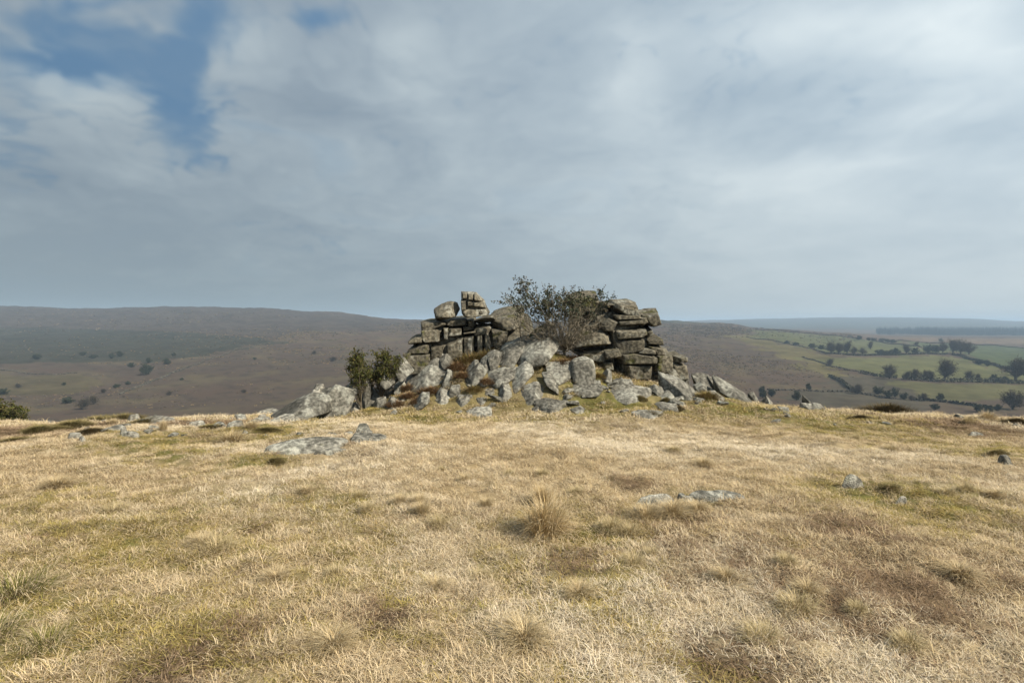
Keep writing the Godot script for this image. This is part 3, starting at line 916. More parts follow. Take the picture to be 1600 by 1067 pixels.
func build_bushes() -> void:
	# the wind-shaped bush in the recess of the tor
	var d := 13.55
	var base := at(884, 553, d)
	base.y = ground_h(base.x, base.z) - 0.02
	var ends := []
	for q in [[791, 458, 0.1], [800, 446, -0.2], [812, 468, 0.2], [824, 436, 0.0], [830, 455, 0.4], [846, 434, -0.3], [850, 460, 0.5], [866, 437, 0.2], [880, 440, -0.2], [884, 462, 0.4], [898, 441, 0.1], [912, 444, 0.3], [925, 455, -0.1], [945, 454, 0.1], [932, 474, 0.2], [835, 480, 0.4], [822, 492, 0.5], [900, 470, 0.5], [918, 492, 0.5], [860, 495, 0.6], [845, 510, 0.5], [925, 505, 0.45], [873, 470, 0.0], [855, 447, 0.1], [836, 445, 0.2], [893, 500, 0.6], [806, 498, 0.3], [815, 512, 0.4], [832, 524, 0.4], [940, 488, 0.2], [936, 512, 0.3], [922, 524, 0.3], [850, 532, 0.4], [908, 535, 0.4], [795, 475, 0.2], [805, 485, 0.1]]:
		ends.append(at(q[0] - (8.0 if q[0] < 830 else 0.0), q[1] + (6.0 if q[1] < 475 else 2.0), d - q[2]) - base)
	var dark := [Color(0.035, 0.048, 0.028), Color(0.05, 0.062, 0.036), Color(0.028, 0.036, 0.024), Color(0.075, 0.082, 0.06), Color(0.09, 0.075, 0.045)]
	var m := woody(ends, {"r": 0.024, "sub": 13, "sub_len": 0.28, "twig": 7, "twig_len": 0.17, "twig_w": 0.008, "leaf": 6, "leaf_size": 0.046, "leaf_above": 0.58, "leaf_cols": dark, "bark": Color(0.17, 0.15, 0.115), "lift": 0.3, "wob": 0.2, "fork": Vector3(-0.05, 0.25, 0.0), "sub_from": 0.45, "leaf_aspect": 0.6})
	plant(m, base, "bush", "wind-shaped twiggy bush with dark leaf tips growing from the tor", "bush", "foliage")
	# the two hollies at the foot of the tor
	var olive := [Color(0.05, 0.055, 0.018), Color(0.075, 0.075, 0.025), Color(0.035, 0.04, 0.015), Color(0.10, 0.085, 0.03), Color(0.06, 0.07, 0.02)]
	var b1 := near_hit(562, 615)
	b1.z = -12.1
	b1.x = (562.0 - 800.0) / F * 12.1
	b1.y = ground_h(b1.x, b1.z)
	ends = []
	for q in [[545, 550, 0], [555, 545, 0.2], [566, 543, -0.1], [548, 565, 0.2], [572, 558, 0.2], [560, 570, 0.3], [541, 575, 0.0], [576, 575, 0.1], [556, 582, 0.2], [568, 590, 0.2], [550, 556, -0.2], [565, 556, -0.3]]:
		ends.append(at(q[0], q[1], 12.1 - q[2]) - b1)
	m = woody(ends, {"r": 0.022, "sub": 12, "sub_len": 0.19, "twig": 7, "twig_len": 0.12, "twig_w": 0.006, "leaf": 6, "leaf_size": 0.04, "leaf_above": 0.5, "leaf_cols": olive, "bark": Color(0.1, 0.085, 0.06), "lift": 0.5, "wob": 0.1})
	plant(m, b1, "holly_bush", "narrow upright holly with bare lower stems behind the bluish stone", "bush", "foliage", "hollies at the foot of the tor")
	var b2 := Vector3((596.0 - 800.0) / F * 12.6, 0, -12.6)
	b2.y = ground_h(b2.x, b2.z)
	ends = []
	for q in [[590, 545, 0], [602, 538, 0.1], [610, 548, 0], [620, 556, 0.1], [627, 560, 0.1], [585, 558, 0.2], [598, 560, 0.3], [612, 566, 0.3], [580, 572, 0.2], [592, 578, 0.3], [605, 575, 0.1], [578, 585, 0.2], [590, 592, 0.2]]:
		ends.append(at(q[0], q[1], 12.6 - q[2]) - b2)
	m = woody(ends, {"r": 0.022, "sub": 11, "sub_len": 0.21, "twig": 7, "twig_len": 0.13, "twig_w": 0.006, "leaf": 6, "leaf_size": 0.041, "leaf_above": 0.4, "leaf_cols": olive, "bark": Color(0.1, 0.085, 0.06), "lift": 0.4, "wob": 0.1})
	plant(m, b2, "holly_bush", "spreading holly leaning over the tilted rounded slab", "bush", "foliage", "hollies at the foot of the tor")
	# dark bush below the left edge of the knoll
	var b3 := at(8, 690, 21.0)
	b3.y = ground_h(b3.x, b3.z)
	ends = []
	for k in 20:
		ends.append(at(8 + rng.randf_range(-40, 38), 640 + rng.randf_range(-28, 14), 21.0 - rng.randf_range(-0.8, 0.8)) - b3)
	m = woody(ends, {"r": 0.05, "sub": 12, "sub_len": 0.3, "twig": 7, "twig_len": 0.2, "twig_w": 0.01, "leaf": 7, "leaf_size": 0.075, "leaf_above": 0.2, "leaf_cols": olive, "bark": Color(0.1, 0.085, 0.06), "lift": 0.3})
	plant(m, b3, "bush", "rounded dark evergreen bush on the slope beyond the heath strip", "bush", "foliage")

# ---------------------------------------------------------------- heath clumps, tussocks
func tuft(count: int, rad: float, tall: float, wide: float, lean: float, cols: Array, dome := 0.0, low := 0.2, swirl := 0.9) -> ArrayMesh:
	var s := Strips.new()
	for k in count:
		var a := rng.randf() * TAU
		var t := sqrt(rng.randf())
		var r := rad * t * (0.78 + 0.2 * sin(a * 2.0 + rad * 40.0) + 0.14 * sin(a * 5.0 + rad * 90.0))
		var y := dome * (1.0 - t * t)
		var c: Color = cols[rng.randi() % cols.size()] * rng.randf_range(0.75, 1.25)
		s.blade(Vector3(cos(a) * r, y - 0.01, sin(a) * r), a + rng.randf_range(-swirl, swirl), lean * (low + (1.0 - low) * t) * rng.randf_range(0.5, 1.3), rng.randf_range(0.2, 1.0), tall * rng.randf_range(0.55, 1.15), wide, c)
	return s.mesh()

func build_tussocks() -> void:
	var straw := [Color(0.45, 0.35, 0.2), Color(0.55, 0.45, 0.28), Color(0.38, 0.29, 0.16), Color(0.3, 0.24, 0.13), Color(0.5, 0.42, 0.28)]
	var olive := [Color(0.38, 0.31, 0.17), Color(0.3, 0.25, 0.12), Color(0.46, 0.37, 0.22), Color(0.5, 0.42, 0.27)]
	var kinds := []
	for k in 3:
		kinds.append(tuft(620, 0.11, 0.24, 0.0032, 0.95, straw, 0.07, 0.25, 1.3))
	for k in 3:
		kinds.append(tuft(620, 0.17, 0.17, 0.0032, 1.25, olive, 0.05, 0.35, 1.6))
	kinds.append(tuft(520, 0.24, 0.3, 0.005, 1.3, [Color(0.42, 0.34, 0.2), Color(0.5, 0.42, 0.28), Color(0.15, 0.14, 0.045), Color(0.12, 0.12, 0.035), Color(0.17, 0.16, 0.05)], 0.03, 0.45, 1.4))
	kinds.append(tuft(900, 0.13, 0.27, 0.0036, 1.0, [Color(0.45, 0.34, 0.18), Color(0.55, 0.44, 0.27), Color(0.38, 0.28, 0.14), Color(0.3, 0.22, 0.11), Color(0.6, 0.5, 0.33)], 0.08, 0.15, 1.1))
	# photo pixel of the foot, width in pixels, height in pixels, kind
	var T := [[852, 836, 84, 76, 7, "tall shaggy straw tussock, the largest alone in the open grass"], [848, 786, 46, 34, 7, "shaggy tussock peeping out behind the largest one"],
		[686, 824, 62, 34, 3, "wide olive tussock in the cluster between the slab and the tallest tussock"], [660, 802, 34, 28, 1, "straw tuft behind the wide olive tussock of the cluster"], [655, 786, 30, 20, 0, ""], [625, 786, 30, 20, 2, ""], [574, 798, 38, 24, 3, "olive tussock on the side of the cluster toward the table-sized slab"], [560, 776, 26, 16, 4, ""], [726, 752, 26, 16, 0, ""], [796, 744, 26, 20, 4, ""], [848, 742, 32, 16, 5, ""], [478, 772, 30, 20, 1, ""], [522, 898, 46, 26, 3, "olive tussock in plain straw beside the heather tuft"], [560, 925, 40, 18, 4, ""], [338, 862, 84, 38, 4, "broad olive tussock between the heather patch and the rank tussocks"], [316, 852, 50, 26, 1, "straw tuft touching the broad olive tussock"], [362, 690, 50, 24, 2, "straw mound between the heath stones and the table-sized slab"], [392, 668, 30, 16, 0, ""],
		[955, 828, 60, 34, 5, "olive tussock at the mossy end of the sunk slabs"], [1010, 812, 60, 36, 0, "straw tussock against the low bluish sunk slab"], [1052, 806, 60, 36, 1, "straw tussock against the middle of the sunk slabs"], [1092, 802, 46, 28, 2, "straw tussock at the foot of the long half sunk slab"], [985, 836, 50, 30, 3, "olive tussock just before the low bluish sunk slab"], [990, 884, 60, 34, 4, ""], [1020, 868, 40, 22, 3, ""], [1230, 880, 46, 26, 4, ""], [1246, 955, 90, 46, 3, "widest olive tussock on the brown heathery turf"], [1262, 930, 60, 34, 1, "straw tuft behind the widest olive tussock"], [1340, 955, 50, 26, 4, ""], [1100, 728, 40, 18, 0, ""], [1054, 704, 30, 12, 4, ""], [1392, 704, 32, 16, 3, "small olive tussock beyond the green hollow"], [1336, 686, 30, 12, 4, ""], [1480, 772, 40, 18, 5, "olive tuft on the far side of the green hollow"], [1510, 766, 40, 20, 3, ""], [1556, 776, 36, 16, 1, ""], [1135, 905, 46, 26, 2, ""], [905, 930, 60, 28, 1, ""], [750, 905, 60, 26, 5, ""], [430, 905, 50, 22, 2, ""], [180, 800, 60, 22, 4, ""], [90, 760, 50, 18, 1, ""], [690, 735, 24, 12, 5, ""], [760, 790, 34, 18, 2, ""], [900, 770, 40, 16, 3, ""], [1390, 640, 26, 18, 0, "tawny tuft in front of the dark heather hump"], [1470, 648, 22, 14, 1, ""], [1515, 660, 28, 18, 3, ""], [1545, 655, 30, 18, 0, ""], [255, 672, 18, 24, 2, "tall thin straw tuft beside the flat whitish heath stone"], [175, 662, 20, 12, 0, ""], [680, 920, 50, 24, 0, ""], [1190, 1000, 90, 40, 4, ""], [820, 1000, 90, 36, 2, ""], [520, 1010, 80, 36, 1, ""], [1420, 1010, 80, 36, 5, ""], [1500, 900, 60, 28, 2, ""], [22, 930, 150, 62, 6, "big rank tussock of mixed green and bleached blades"], [-20, 1000, 150, 62, 6, "rank green and bleached tussock nearest the big rank one"], [70, 1010, 110, 50, 6, "lower rank tussock beside the big rank one"]]
	for t in T:
		var g := near_hit(t[0], t[1])
		var o := MeshInstance3D.new()
		o.mesh = kinds[t[4]]
		o.material_override = M.grass
		o.position = g
		var sc: float = t[2] / F * -g.z / (0.36 if t[4] < 3 else 0.46 if t[4] < 6 else 0.75 if t[4] == 6 else 0.4)
		var sy: float = t[3] / F * -g.z / (0.3 if t[4] < 3 else 0.22 if t[4] < 6 else 0.3 if t[4] == 6 else 0.32)
		o.scale = Vector3(sc, clampf(sy, sc * 0.55, sc * 1.9), sc)
		o.rotation.y = rng.randf() * TAU
		if t[5] != "":
			put(o, "grass_tussock", t[5], "tussock")
		else:
			put(o, "grass_tussock", "shaggy dry grass tussock standing up from the matted straw" if t[4] < 3 else "olive-brown grass tussock in the matted straw", "tussock", "straw tussocks on the knoll" if t[4] < 3 else "olive tussocks on the knoll")
	# heather and gorse humps
	var heath := [Color(0.085, 0.065, 0.035), Color(0.12, 0.09, 0.05), Color(0.065, 0.052, 0.028), Color(0.16, 0.12, 0.065), Color(0.09, 0.08, 0.035)]
	var hump := tuft(3600, 0.5, 0.2, 0.007, 0.9, heath, 0.16)
	var green_heath := [Color(0.13, 0.115, 0.045), Color(0.19, 0.155, 0.07), Color(0.1, 0.088, 0.036), Color(0.3, 0.235, 0.12)]
	var hump2 := tuft(3600, 0.5, 0.19, 0.007, 1.0, green_heath, 0.12)
	var H := [[1392, 642, 98, 20, 0, "dark brown heather hump on the knoll edge above the fields"], [150, 660, 90, 16, 1, ""], [195, 655, 80, 16, 1, ""], [110, 668, 90, 14, 1, ""], [60, 675, 80, 14, 1, ""], [228, 660, 60, 10, 1, ""], [272, 645, 28, 9, 1, "small green heather knob on the knoll skyline by the heath strip"], [140, 676, 50, 9, 0, ""], [90, 672, 40, 10, 1, ""], [1345, 654, 40, 7, 0, ""], [1060, 642, 26, 9, 0, ""], [1042, 628, 22, 10, 1, ""], [1590, 662, 40, 10, 0, ""], [1560, 712, 46, 14, 1, ""], [1395, 766, 70, 14, 1, ""], [330, 668, 50, 8, 1, ""], [415, 672, 50, 8, 1, ""], [20, 690, 60, 10, 1, ""], [430, 722, 46, 12, 1, ""], [1015, 646, 40, 8, 1, ""], [1000, 625, 26, 10, 1, ""]]
	for t in H:
		var g := near_hit(t[0], t[1])
		var o := MeshInstance3D.new()
		o.mesh = hump if t[4] == 0 else hump2
		o.material_override = M.grass
		o.position = g - Vector3(0, 0.02, 0)
		var sc: float = t[2] / F * -g.z
		o.scale = Vector3(sc, t[3] / F * -g.z / 0.27, sc * 0.8)
		o.rotation.y = rng.randf() * TAU
		if t[5] != "":
			put(o, "heather_clump", t[5], "heather")
		else:
			put(o, "heather_clump", "low brown heather cushion in the grass" if t[4] == 0 else "low olive-green heather cushion in the grass", "heather", "brown heather cushions" if t[4] == 0 else "olive heather cushions")
	# russet dead bracken between the stones
	var rust := [Color(0.16, 0.095, 0.05), Color(0.2, 0.125, 0.065), Color(0.11, 0.065, 0.036), Color(0.25, 0.18, 0.095)]
	var brack := tuft(900, 0.3, 0.2, 0.010, 1.0, rust, 0.06)
	var rough := tuft(900, 0.3, 0.2, 0.008, 1.0, [Color(0.2, 0.15, 0.06), Color(0.26, 0.2, 0.09), Color(0.15, 0.13, 0.04), Color(0.16, 0.1, 0.05)], 0.06)
	for t in [[735, 562, 70, 1], [765, 555, 70, 1], [790, 548, 60, 1], [715, 578, 50, 0], [725, 590, 40, 0], [880, 570, 50, 0], [900, 566, 50, 0], [915, 572, 40, 1], [640, 622, 40, 0], [655, 630, 40, 0], [675, 614, 50, 0], [620, 635, 40, 0], [1083, 600, 50, 0], [1075, 590, 30, 0], [1105, 622, 50, 1], [640, 610, 40, 0], [760, 600, 40, 0], [742, 612, 40, 1], [555, 640, 30, 1], [935, 590, 40, 1]]:
		var g := near_hit(t[0], t[1])
		var o := MeshInstance3D.new()
		o.mesh = brack if t[3] == 0 else rough
		o.material_override = M.grass
		o.position = g
		var sc: float = t[2] / F * -g.z / 0.75
		o.scale = Vector3(sc, sc * rng.randf_range(0.8, 1.1), sc)
		o.rotation.y = rng.randf() * TAU
		put(o, "dead_bracken", "russet dead bracken between the scree stones" if t[3] == 0 else "tawny rough grass and bracken on the turf bank", "bracken", "russet bracken" if t[3] == 0 else "tawny bank growth")

# ---------------------------------------------------------------- the matted straw
func blocked(x: float, z: float) -> bool:
	for q in keep_out:
		var dx: float = (x - q[0]) / q[2]
		var dz: float = (z - q[1]) / q[3]
		if dx * dx + dz * dz < 1.0:
			return true
	return false

func build_grass() -> void:
	var one := [Color(1.0, 1.0, 1.0), Color(1.15, 1.12, 1.05), Color(0.85, 0.82, 0.8), Color(0.5, 0.44, 0.38), Color(1.25, 1.25, 1.3), Color(0.95, 0.9, 0.75)]
	var kinds := []
	for k in 4:
		kinds.append(tuft(120, 0.13, 0.085, 0.0029, 1.6, one, 0.0, 0.62, PI))
	for k in 2:
		kinds.append(tuft(90, 0.11, 0.075, 0.003, 1.3, one, 0.0, 0.45, 2.4))
	for k in 3:
		kinds.append(tuft(80, 0.2, 0.11, 0.0065, 1.6, one, 0.0, 0.5, 2.4))
	var places := []
	var tints := []
	for k in kinds.size():
		places.append([])
		tints.append([])
	var bands := [[1.7, 5.0, 420.0, 0, 6], [5.0, 10.0, 190.0, 0, 6], [10.0, 23.0, 62.0, 6, 9]]
	for bnd in bands:
		var z0: float = bnd[0]
		var z1: float = bnd[1]
		var wide := 1.05
		var area := wide * (z1 * z1 - z0 * z0)
		for k in int(area * bnd[2]):
			var z := sqrt(lerpf(z0 * z0, z1 * z1, rng.randf()))
			var x := rng.randf_range(-wide, wide) * z
			if blocked(x, -z):
				continue
			var w := patch_weights(x, -z)
			var col := Color(0.53, 0.435, 0.29).lerp(Color(0.68, 0.605, 0.475), w.z)
			var kind := rng.randi_range(bnd[3], bnd[4] - 1)
			var tall := 1.0
			if rng.randf() < w.x * 0.7:
				col = Color(0.27, 0.235, 0.075).lerp(Color(0.42, 0.33, 0.14), rng.randf())
				tall = 0.7
			elif rng.randf() < w.y:
				col = Color(0.17, 0.12, 0.08).lerp(Color(0.36, 0.27, 0.18), rng.randf())
				tall = 0.8
			col *= rng.randf_range(0.8, 1.18)
			col.a = 1.0
			var sc := rng.randf_range(0.65, 1.3)
			var b := Basis(Vector3.UP, rng.randf() * TAU).scaled(Vector3(sc, sc * tall * rng.randf_range(0.7, 1.25), sc))
			b = Basis(Vector3(1, 0, 0), rng.randf_range(-0.2, 0.2)) * b
			places[kind].append(Transform3D(b, Vector3(x, ground_h(x, -z) - 0.005, -z)))
			tints[kind].append(col)
	var holder := Node3D.new()
	holder.set_meta("kind", "stuff")
	put(holder, "dry_grass", "matted straw-coloured moor grass covering the knoll", "grass")
	for k in kinds.size():
		var mm := MultiMesh.new()
		mm.transform_format = MultiMesh.TRANSFORM_3D
		mm.use_colors = true
		mm.mesh = kinds[k]
		mm.instance_count = places[k].size()
		for i in places[k].size():
			mm.set_instance_transform(i, places[k][i])
			mm.set_instance_color(i, tints[k][i])
		var mi := MultiMeshInstance3D.new()
		mi.name = "grass_blades"
		mi.multimesh = mm
		mi.material_override = M.grass
		mi.set_meta("kind", "stuff")
		holder.add_child(mi, true)
	print("grass ", places.map(func(a): return a.size()))

# ---------------------------------------------------------------- far trees, hedges, walls
var oak_p: Array = []
var ever_p: Array = []
var fir_mesh: Array = []

func build_far() -> void:
	for v in 3:
		var ends := []
		for k in 22:
			var a := rng.randf() * TAU
			var e := rng.randf_range(0.1, 1.45)
			ends.append(Vector3(cos(a) * cos(e) * 5.6, 3.2 + sin(e) * 5.6, sin(a) * cos(e) * 5.6) * rng.randf_range(0.75, 1.02))
		oak_p.append(woody(ends, {"r": 0.3, "sub": 9, "sub_len": 2.0, "twig": 7, "twig_len": 1.5, "twig_w": 0.06, "leaf": 2, "leaf_size": 0.34, "leaf_cols": [Color(0.05, 0.042, 0.03), Color(0.065, 0.055, 0.035)], "bark": Color(0.055, 0.048, 0.038), "lift": 0.2, "fork": Vector3(0, 2.2, 0)}))
	for v in 3:
		var ends := []
		for k in 18:
			var a := rng.randf() * TAU
			var e := rng.randf_range(-0.2, 1.5)
			ends.append(Vector3(cos(a) * cos(e) * 2.6, 2.2 + sin(e) * 2.4, sin(a) * cos(e) * 2.6) * rng.randf_range(0.7, 1.05))
		ever_p.append(woody(ends, {"r": 0.12, "sub": 7, "sub_len": 0.8, "twig": 5, "twig_len": 0.6, "twig_w": 0.03, "leaf": 5, "leaf_size": 0.34, "leaf_cols": [Color(0.03, 0.04, 0.024), Color(0.04, 0.048, 0.028), Color(0.05, 0.052, 0.03)], "bark": Color(0.05, 0.045, 0.035), "lift": 0.2, "fork": Vector3(0, 0.7, 0)}))
	# [foot pixel, height px, width px, kind 0 bare oak 1 evergreen, label, group]
	var by_hedge := ["bare spreading tree in the hedgerow between the green fields", "bare trees of the field hedges"]
	var thorn := ["small dark thorn tree on the brown valley side", "thorn trees on the brown valley side"]
	var cop := ["bare tree in the copse above the green field", "copse above the green field"]
	var low := ["dark evergreen tree in the valley bottom below the fields", "evergreens in the valley bottom"]
	var band := ["small dark thorn tree on the dark grassy band of the brown hillside", "thorns on the dark grassy band"]
	var top_hedge := ["small tree in the thin hedge along the top field", "trees of the top field hedge"]
	var T := [[1477, 594, 36, 46, 0, ["big fan-shaped bare oak standing in the middle field hedge", ""]], [1391, 592, 25, 32, 0, ["lone flat-crowned bare oak at the end of the field wall", ""]], [1588, 594, 38, 58, 0, ["broad bare oak at the far end of the middle hedge", ""]], [1583, 640, 34, 56, 0, ["pale twiggy oak in the lowest field corner", ""]],
		[1430, 594, 20, 22, 0, by_hedge], [1418, 594, 16, 16, 0, by_hedge], [1446, 594, 18, 20, 0, by_hedge], [1456, 595, 18, 16, 0, by_hedge], [1516, 595, 18, 20, 0, by_hedge], [1528, 596, 14, 14, 0, by_hedge], [1555, 596, 14, 16, 1, by_hedge], [1565, 598, 13, 22, 1, by_hedge],
		[1299, 552, 20, 24, 0, cop], [1311, 553, 20, 20, 0, cop], [1324, 553, 22, 22, 0, cop], [1335, 554, 14, 16, 0, cop], [1348, 554, 12, 16, 0, cop], [1361, 546, 14, 12, 0, cop], [1375, 554, 10, 20, 1, cop], [1388, 554, 9, 20, 1, cop], [1400, 553, 11, 18, 1, cop], [1417, 553, 16, 18, 0, cop], [1432, 553, 12, 16, 1, cop], [1450, 551, 16, 16, 1, cop], [1462, 551, 14, 18, 1, cop], [1474, 552, 20, 18, 0, cop], [1490, 552, 24, 28, 0, cop], [1502, 553, 24, 30, 0, cop], [1515, 554, 22, 26, 0, cop], [1270, 544, 9, 16, 1, cop], [1285, 546, 9, 16, 1, cop], [1245, 540, 7, 14, 1, cop], [1230, 537, 6, 12, 1, cop],
		[1530, 570, 11, 18, 1, by_hedge], [1544, 572, 12, 14, 1, by_hedge], [1298, 572, 13, 18, 0, ["single slight bare tree by the upper field wall", ""]],
		[1343, 531, 9, 12, 1, top_hedge], [1358, 532, 6, 9, 1, top_hedge], [1366, 533, 7, 11, 1, top_hedge], [1378, 534, 7, 14, 1, top_hedge], [1388, 535, 7, 14, 1, top_hedge], [1396, 536, 7, 12, 1, top_hedge], [1433, 541, 8, 11, 0, top_hedge], [1471, 534, 7, 9, 1, top_hedge],
		[1192, 622, 22, 16, 1, low], [1206, 620, 16, 14, 1, low], [1245, 626, 18, 16, 1, low], [1264, 609, 12, 11, 1, low], [1341, 616, 18, 24, 0, low], [1373, 616, 16, 20, 1, low], [1388, 622, 16, 16, 1, low], [1400, 620, 18, 14, 1, low], [1412, 624, 14, 16, 1, low], [1470, 626, 14, 14, 1, ["round dark tree alone on the lowest field", ""]], [1443, 626, 14, 20, 0, low], [1462, 640, 12, 16, 1, low], [1530, 644, 16, 18, 1, low], [1545, 646, 16, 18, 1, low], [1560, 642, 14, 14, 1, low], [1425, 626, 10, 14, 0, low],
		[228, 586, 22, 22, 1, ["largest dark tree beside the wall line on the brown hillside", ""]], [205, 574, 10, 14, 1, thorn], [260, 569, 11, 14, 1, band], [232, 567, 10, 11, 1, band], [55, 561, 10, 20, 1, band], [128, 555, 7, 14, 1, band], [146, 560, 8, 17, 1, band], [173, 560, 10, 12, 1, band], [187, 557, 11, 14, 1, band], [105, 630, 13, 22, 1, thorn], [130, 640, 20, 30, 0, thorn], [145, 632, 16, 20, 0, thorn], [182, 606, 8, 14, 1, thorn], [199, 601, 7, 10, 1, thorn], [28, 606, 8, 14, 0, thorn], [99, 602, 6, 8, 1, thorn], [264, 618, 9, 12, 0, thorn], [380, 614, 7, 14, 0, thorn], [283, 594, 5, 8, 1, thorn], [397, 562, 5, 7, 1, thorn], [490, 554, 7, 12, 0, thorn], [520, 564, 8, 18, 0, thorn], [5, 616, 12, 20, 1, thorn], [270, 556, 6, 10, 1, band], [160, 614, 8, 14, 0, thorn]]
	for t in T:
		var g := hit(t[0], t[1], 120.0)
		var o := Node3D.new()
		o.position = g - Vector3(0, 0.1, 0)
		var z := -g.z
		var src: Array = (oak_p if t[4] == 0 else ever_p)[rng.randi() % 3]
		var nat_h := 9.4 if t[4] == 0 else 4.9
		var nat_w := 12.0 if t[4] == 0 else 6.0
		var sh: float = t[2] / F * z / nat_h
		var sw: float = t[3] / F * z / nat_w
		o.scale = Vector3(sw, sh, sw)
		o.rotation.y = rng.randf() * TAU
		put(o, "oak_tree" if t[4] == 0 else "evergreen_tree", t[5][0], "tree", t[5][1])
		part(o, "trunk", src[0], M.bark)
		part(o, "crown", src[1], M.leaf)

	# hedges and field walls follow the land
	var L := [
		[[1168, 527, 1200, 531, 1230, 537, 1262, 544, 1290, 552], 1.6, "dark bank wall running up to the corner of the top field", "field wall", 0],
		[[1290, 553, 1340, 556, 1400, 555, 1450, 553, 1480, 553], 1.6, "hedge under the copse along the top of the middle field", "hedge", 1],
		[[1254, 558, 1275, 564, 1300, 573, 1325, 579, 1345, 582], 1.4, "dark field wall slanting down to the lone flat-crowned oak", "field wall", 0],
		[[1345, 583, 1370, 588, 1400, 591], 2.0, "short hedge under the lone flat-crowned oak", "hedge", 1],
		[[1412, 593, 1450, 596, 1500, 597, 1550, 598, 1600, 600, 1650, 601], 2.6, "thick hedge under the big fan-shaped oak", "hedge", 1],
		[[1296, 588, 1310, 594, 1320, 602, 1332, 610, 1345, 615], 1.6, "overgrown bank dropping from the moor to the valley bottom", "hedge", 1],
		[[1180, 515, 1240, 519, 1300, 524, 1345, 530, 1400, 538, 1440, 543], 1.2, "thin hedge along the upper edge of the top field", "hedge", 1],
		[[1490, 554, 1520, 563, 1560, 573, 1600, 580], 2.0, "hedge running down between the middle field and the darker field", "hedge", 1],
		[[1200, 610, 1260, 611, 1330, 612, 1400, 624], 1.2, "low bank at the foot of the brown slope", "field wall", 0],
		[[1430, 626, 1480, 629, 1520, 634, 1560, 640], 1.2, "low hedge at the bottom of the lowest field", "hedge", 1],
		[[1400, 533, 1470, 536, 1540, 539, 1600, 544], 1.2, "far hedge below the tawny strip", "hedge", 1],
		[[425, 533, 400, 540, 370, 546, 330, 560, 290, 575, 262, 586, 235, 597, 205, 609, 185, 617], 1.1, "tumbled stone wall climbing the brown hillside", "field wall", 0],
		[[-20, 578, 20, 580, 55, 585, 85, 586, 120, 583], 0.8, "faint stone wall along the brown hillside", "field wall", 0]]
	for l in L:
		var s := Strips.new()
		var pts: Array = l[0]
		for k in range(0, pts.size() - 2, 2):
			var p := hit(pts[k], pts[k + 1], 120.0)
			var q := hit(pts[k + 2], pts[k + 3], 120.0)
			var n := maxi(3, int(p.distance_to(q) / 0.9))
			for i in n:
				var t := float(i) / n
				for j in (12 if l[4] == 1 else 5):
					var c := p.lerp(q, t + rng.randf() / n)
					c.x += rng.randf_range(-0.5, 0.5) * l[1]
					c.z += rng.randf_range(-0.5, 0.5) * l[1]
					c.y = ground_h(c.x, c.z) + rng.randf() * l[1] * (0.9 if l[4] == 1 else 0.6)
					var a := rnd_dir() * (0.55 if l[4] == 1 else 0.5)
					var b := a.cross(rnd_dir()).normalized() * (0.4 if l[4] == 1 else 0.35)
					var col := Color(0.045, 0.045, 0.032) * rng.randf_range(0.7, 1.4) if l[4] == 1 else Color(0.07, 0.065, 0.052) * rng.randf_range(0.5, 1.7)
					if l[4] == 1:
						s.quad(c - a, c - b, c + a, c + b, col)
					else:
						# a stone: an uneven tetrahedron pair
						var e := a.cross(b).normalized() * 0.3
						s.tri(c + a, c + b, c + e, col)
						s.tri(c + b, c - a, c + e, col)
						s.tri(c - a, c - b, c + e, col)
						s.tri(c - b, c + a, c + e, col)
						s.quad(c + a, c + b, c - a, c - b, col)
		var o := MeshInstance3D.new()
		o.mesh = s.mesh()
		o.material_override = M.leaf if l[4] == 1 else M.plain
		o.set_meta("kind", "thing")
		put(o, "hedge" if l[4] == 1 else "field_wall", l[2], l[3])

	# conifer plantation below the far hill: too many to count
	var fir := Strips.new()
	for k in 90:
		var y := 2.0 + 10.0 * pow(rng.randf(), 0.9)
		var a := rng.randf() * TAU
		var r := (12.5 - y) * 0.24
		var c := Vector3(cos(a) * r * 0.6, y, sin(a) * r * 0.6)
		var e := Vector3(cos(a), -0.35, sin(a)) * r * 0.7
		var sd := Vector3(-sin(a), 0, cos(a)) * 0.7
		fir.tri(c - sd, c + sd, c + e, Color(0.02, 0.027, 0.02) * rng.randf_range(0.7, 1.4))
	fir.tube(Vector3(0, -0.5, 0), Vector3(0, 12.5, 0), 0.25, 0.02, 4, Color(0.03, 0.027, 0.02))
	scatter("conifer_wood", "dark conifer plantation under the far blue hill", "wood", fir.mesh(), M.leaf, func():
		var u := rng.randf_range(1370.0, 1700.0)
		var v := rng.randf_range(520.0, 525.0) - sst(1370, 1440, u) * 0.0
		var z := rng.randf_range(1480.0, 1900.0)
		if u < 1430.0 and rng.randf() < 0.6:
			return null
		return Vector3((u - 800.0) / F * z, 0, -z), 5200, 0.8, 1.35)
	# low scrub and clitter speckling the hillsides
	var scrub := Strips.new()
	for k in 26:
		var c := Vector3(rng.randf_range(-1, 1), rng.randf_range(0.0, 0.7), rng.randf_range(-1, 1))
		var a := rnd_dir() * 0.5
		var b := a.cross(rnd_dir()).normalized() * 0.4
		scrub.quad(c - a, c - b, c + a, c + b, Color(0.075, 0.066, 0.05) * rng.randf_range(0.6, 1.5))
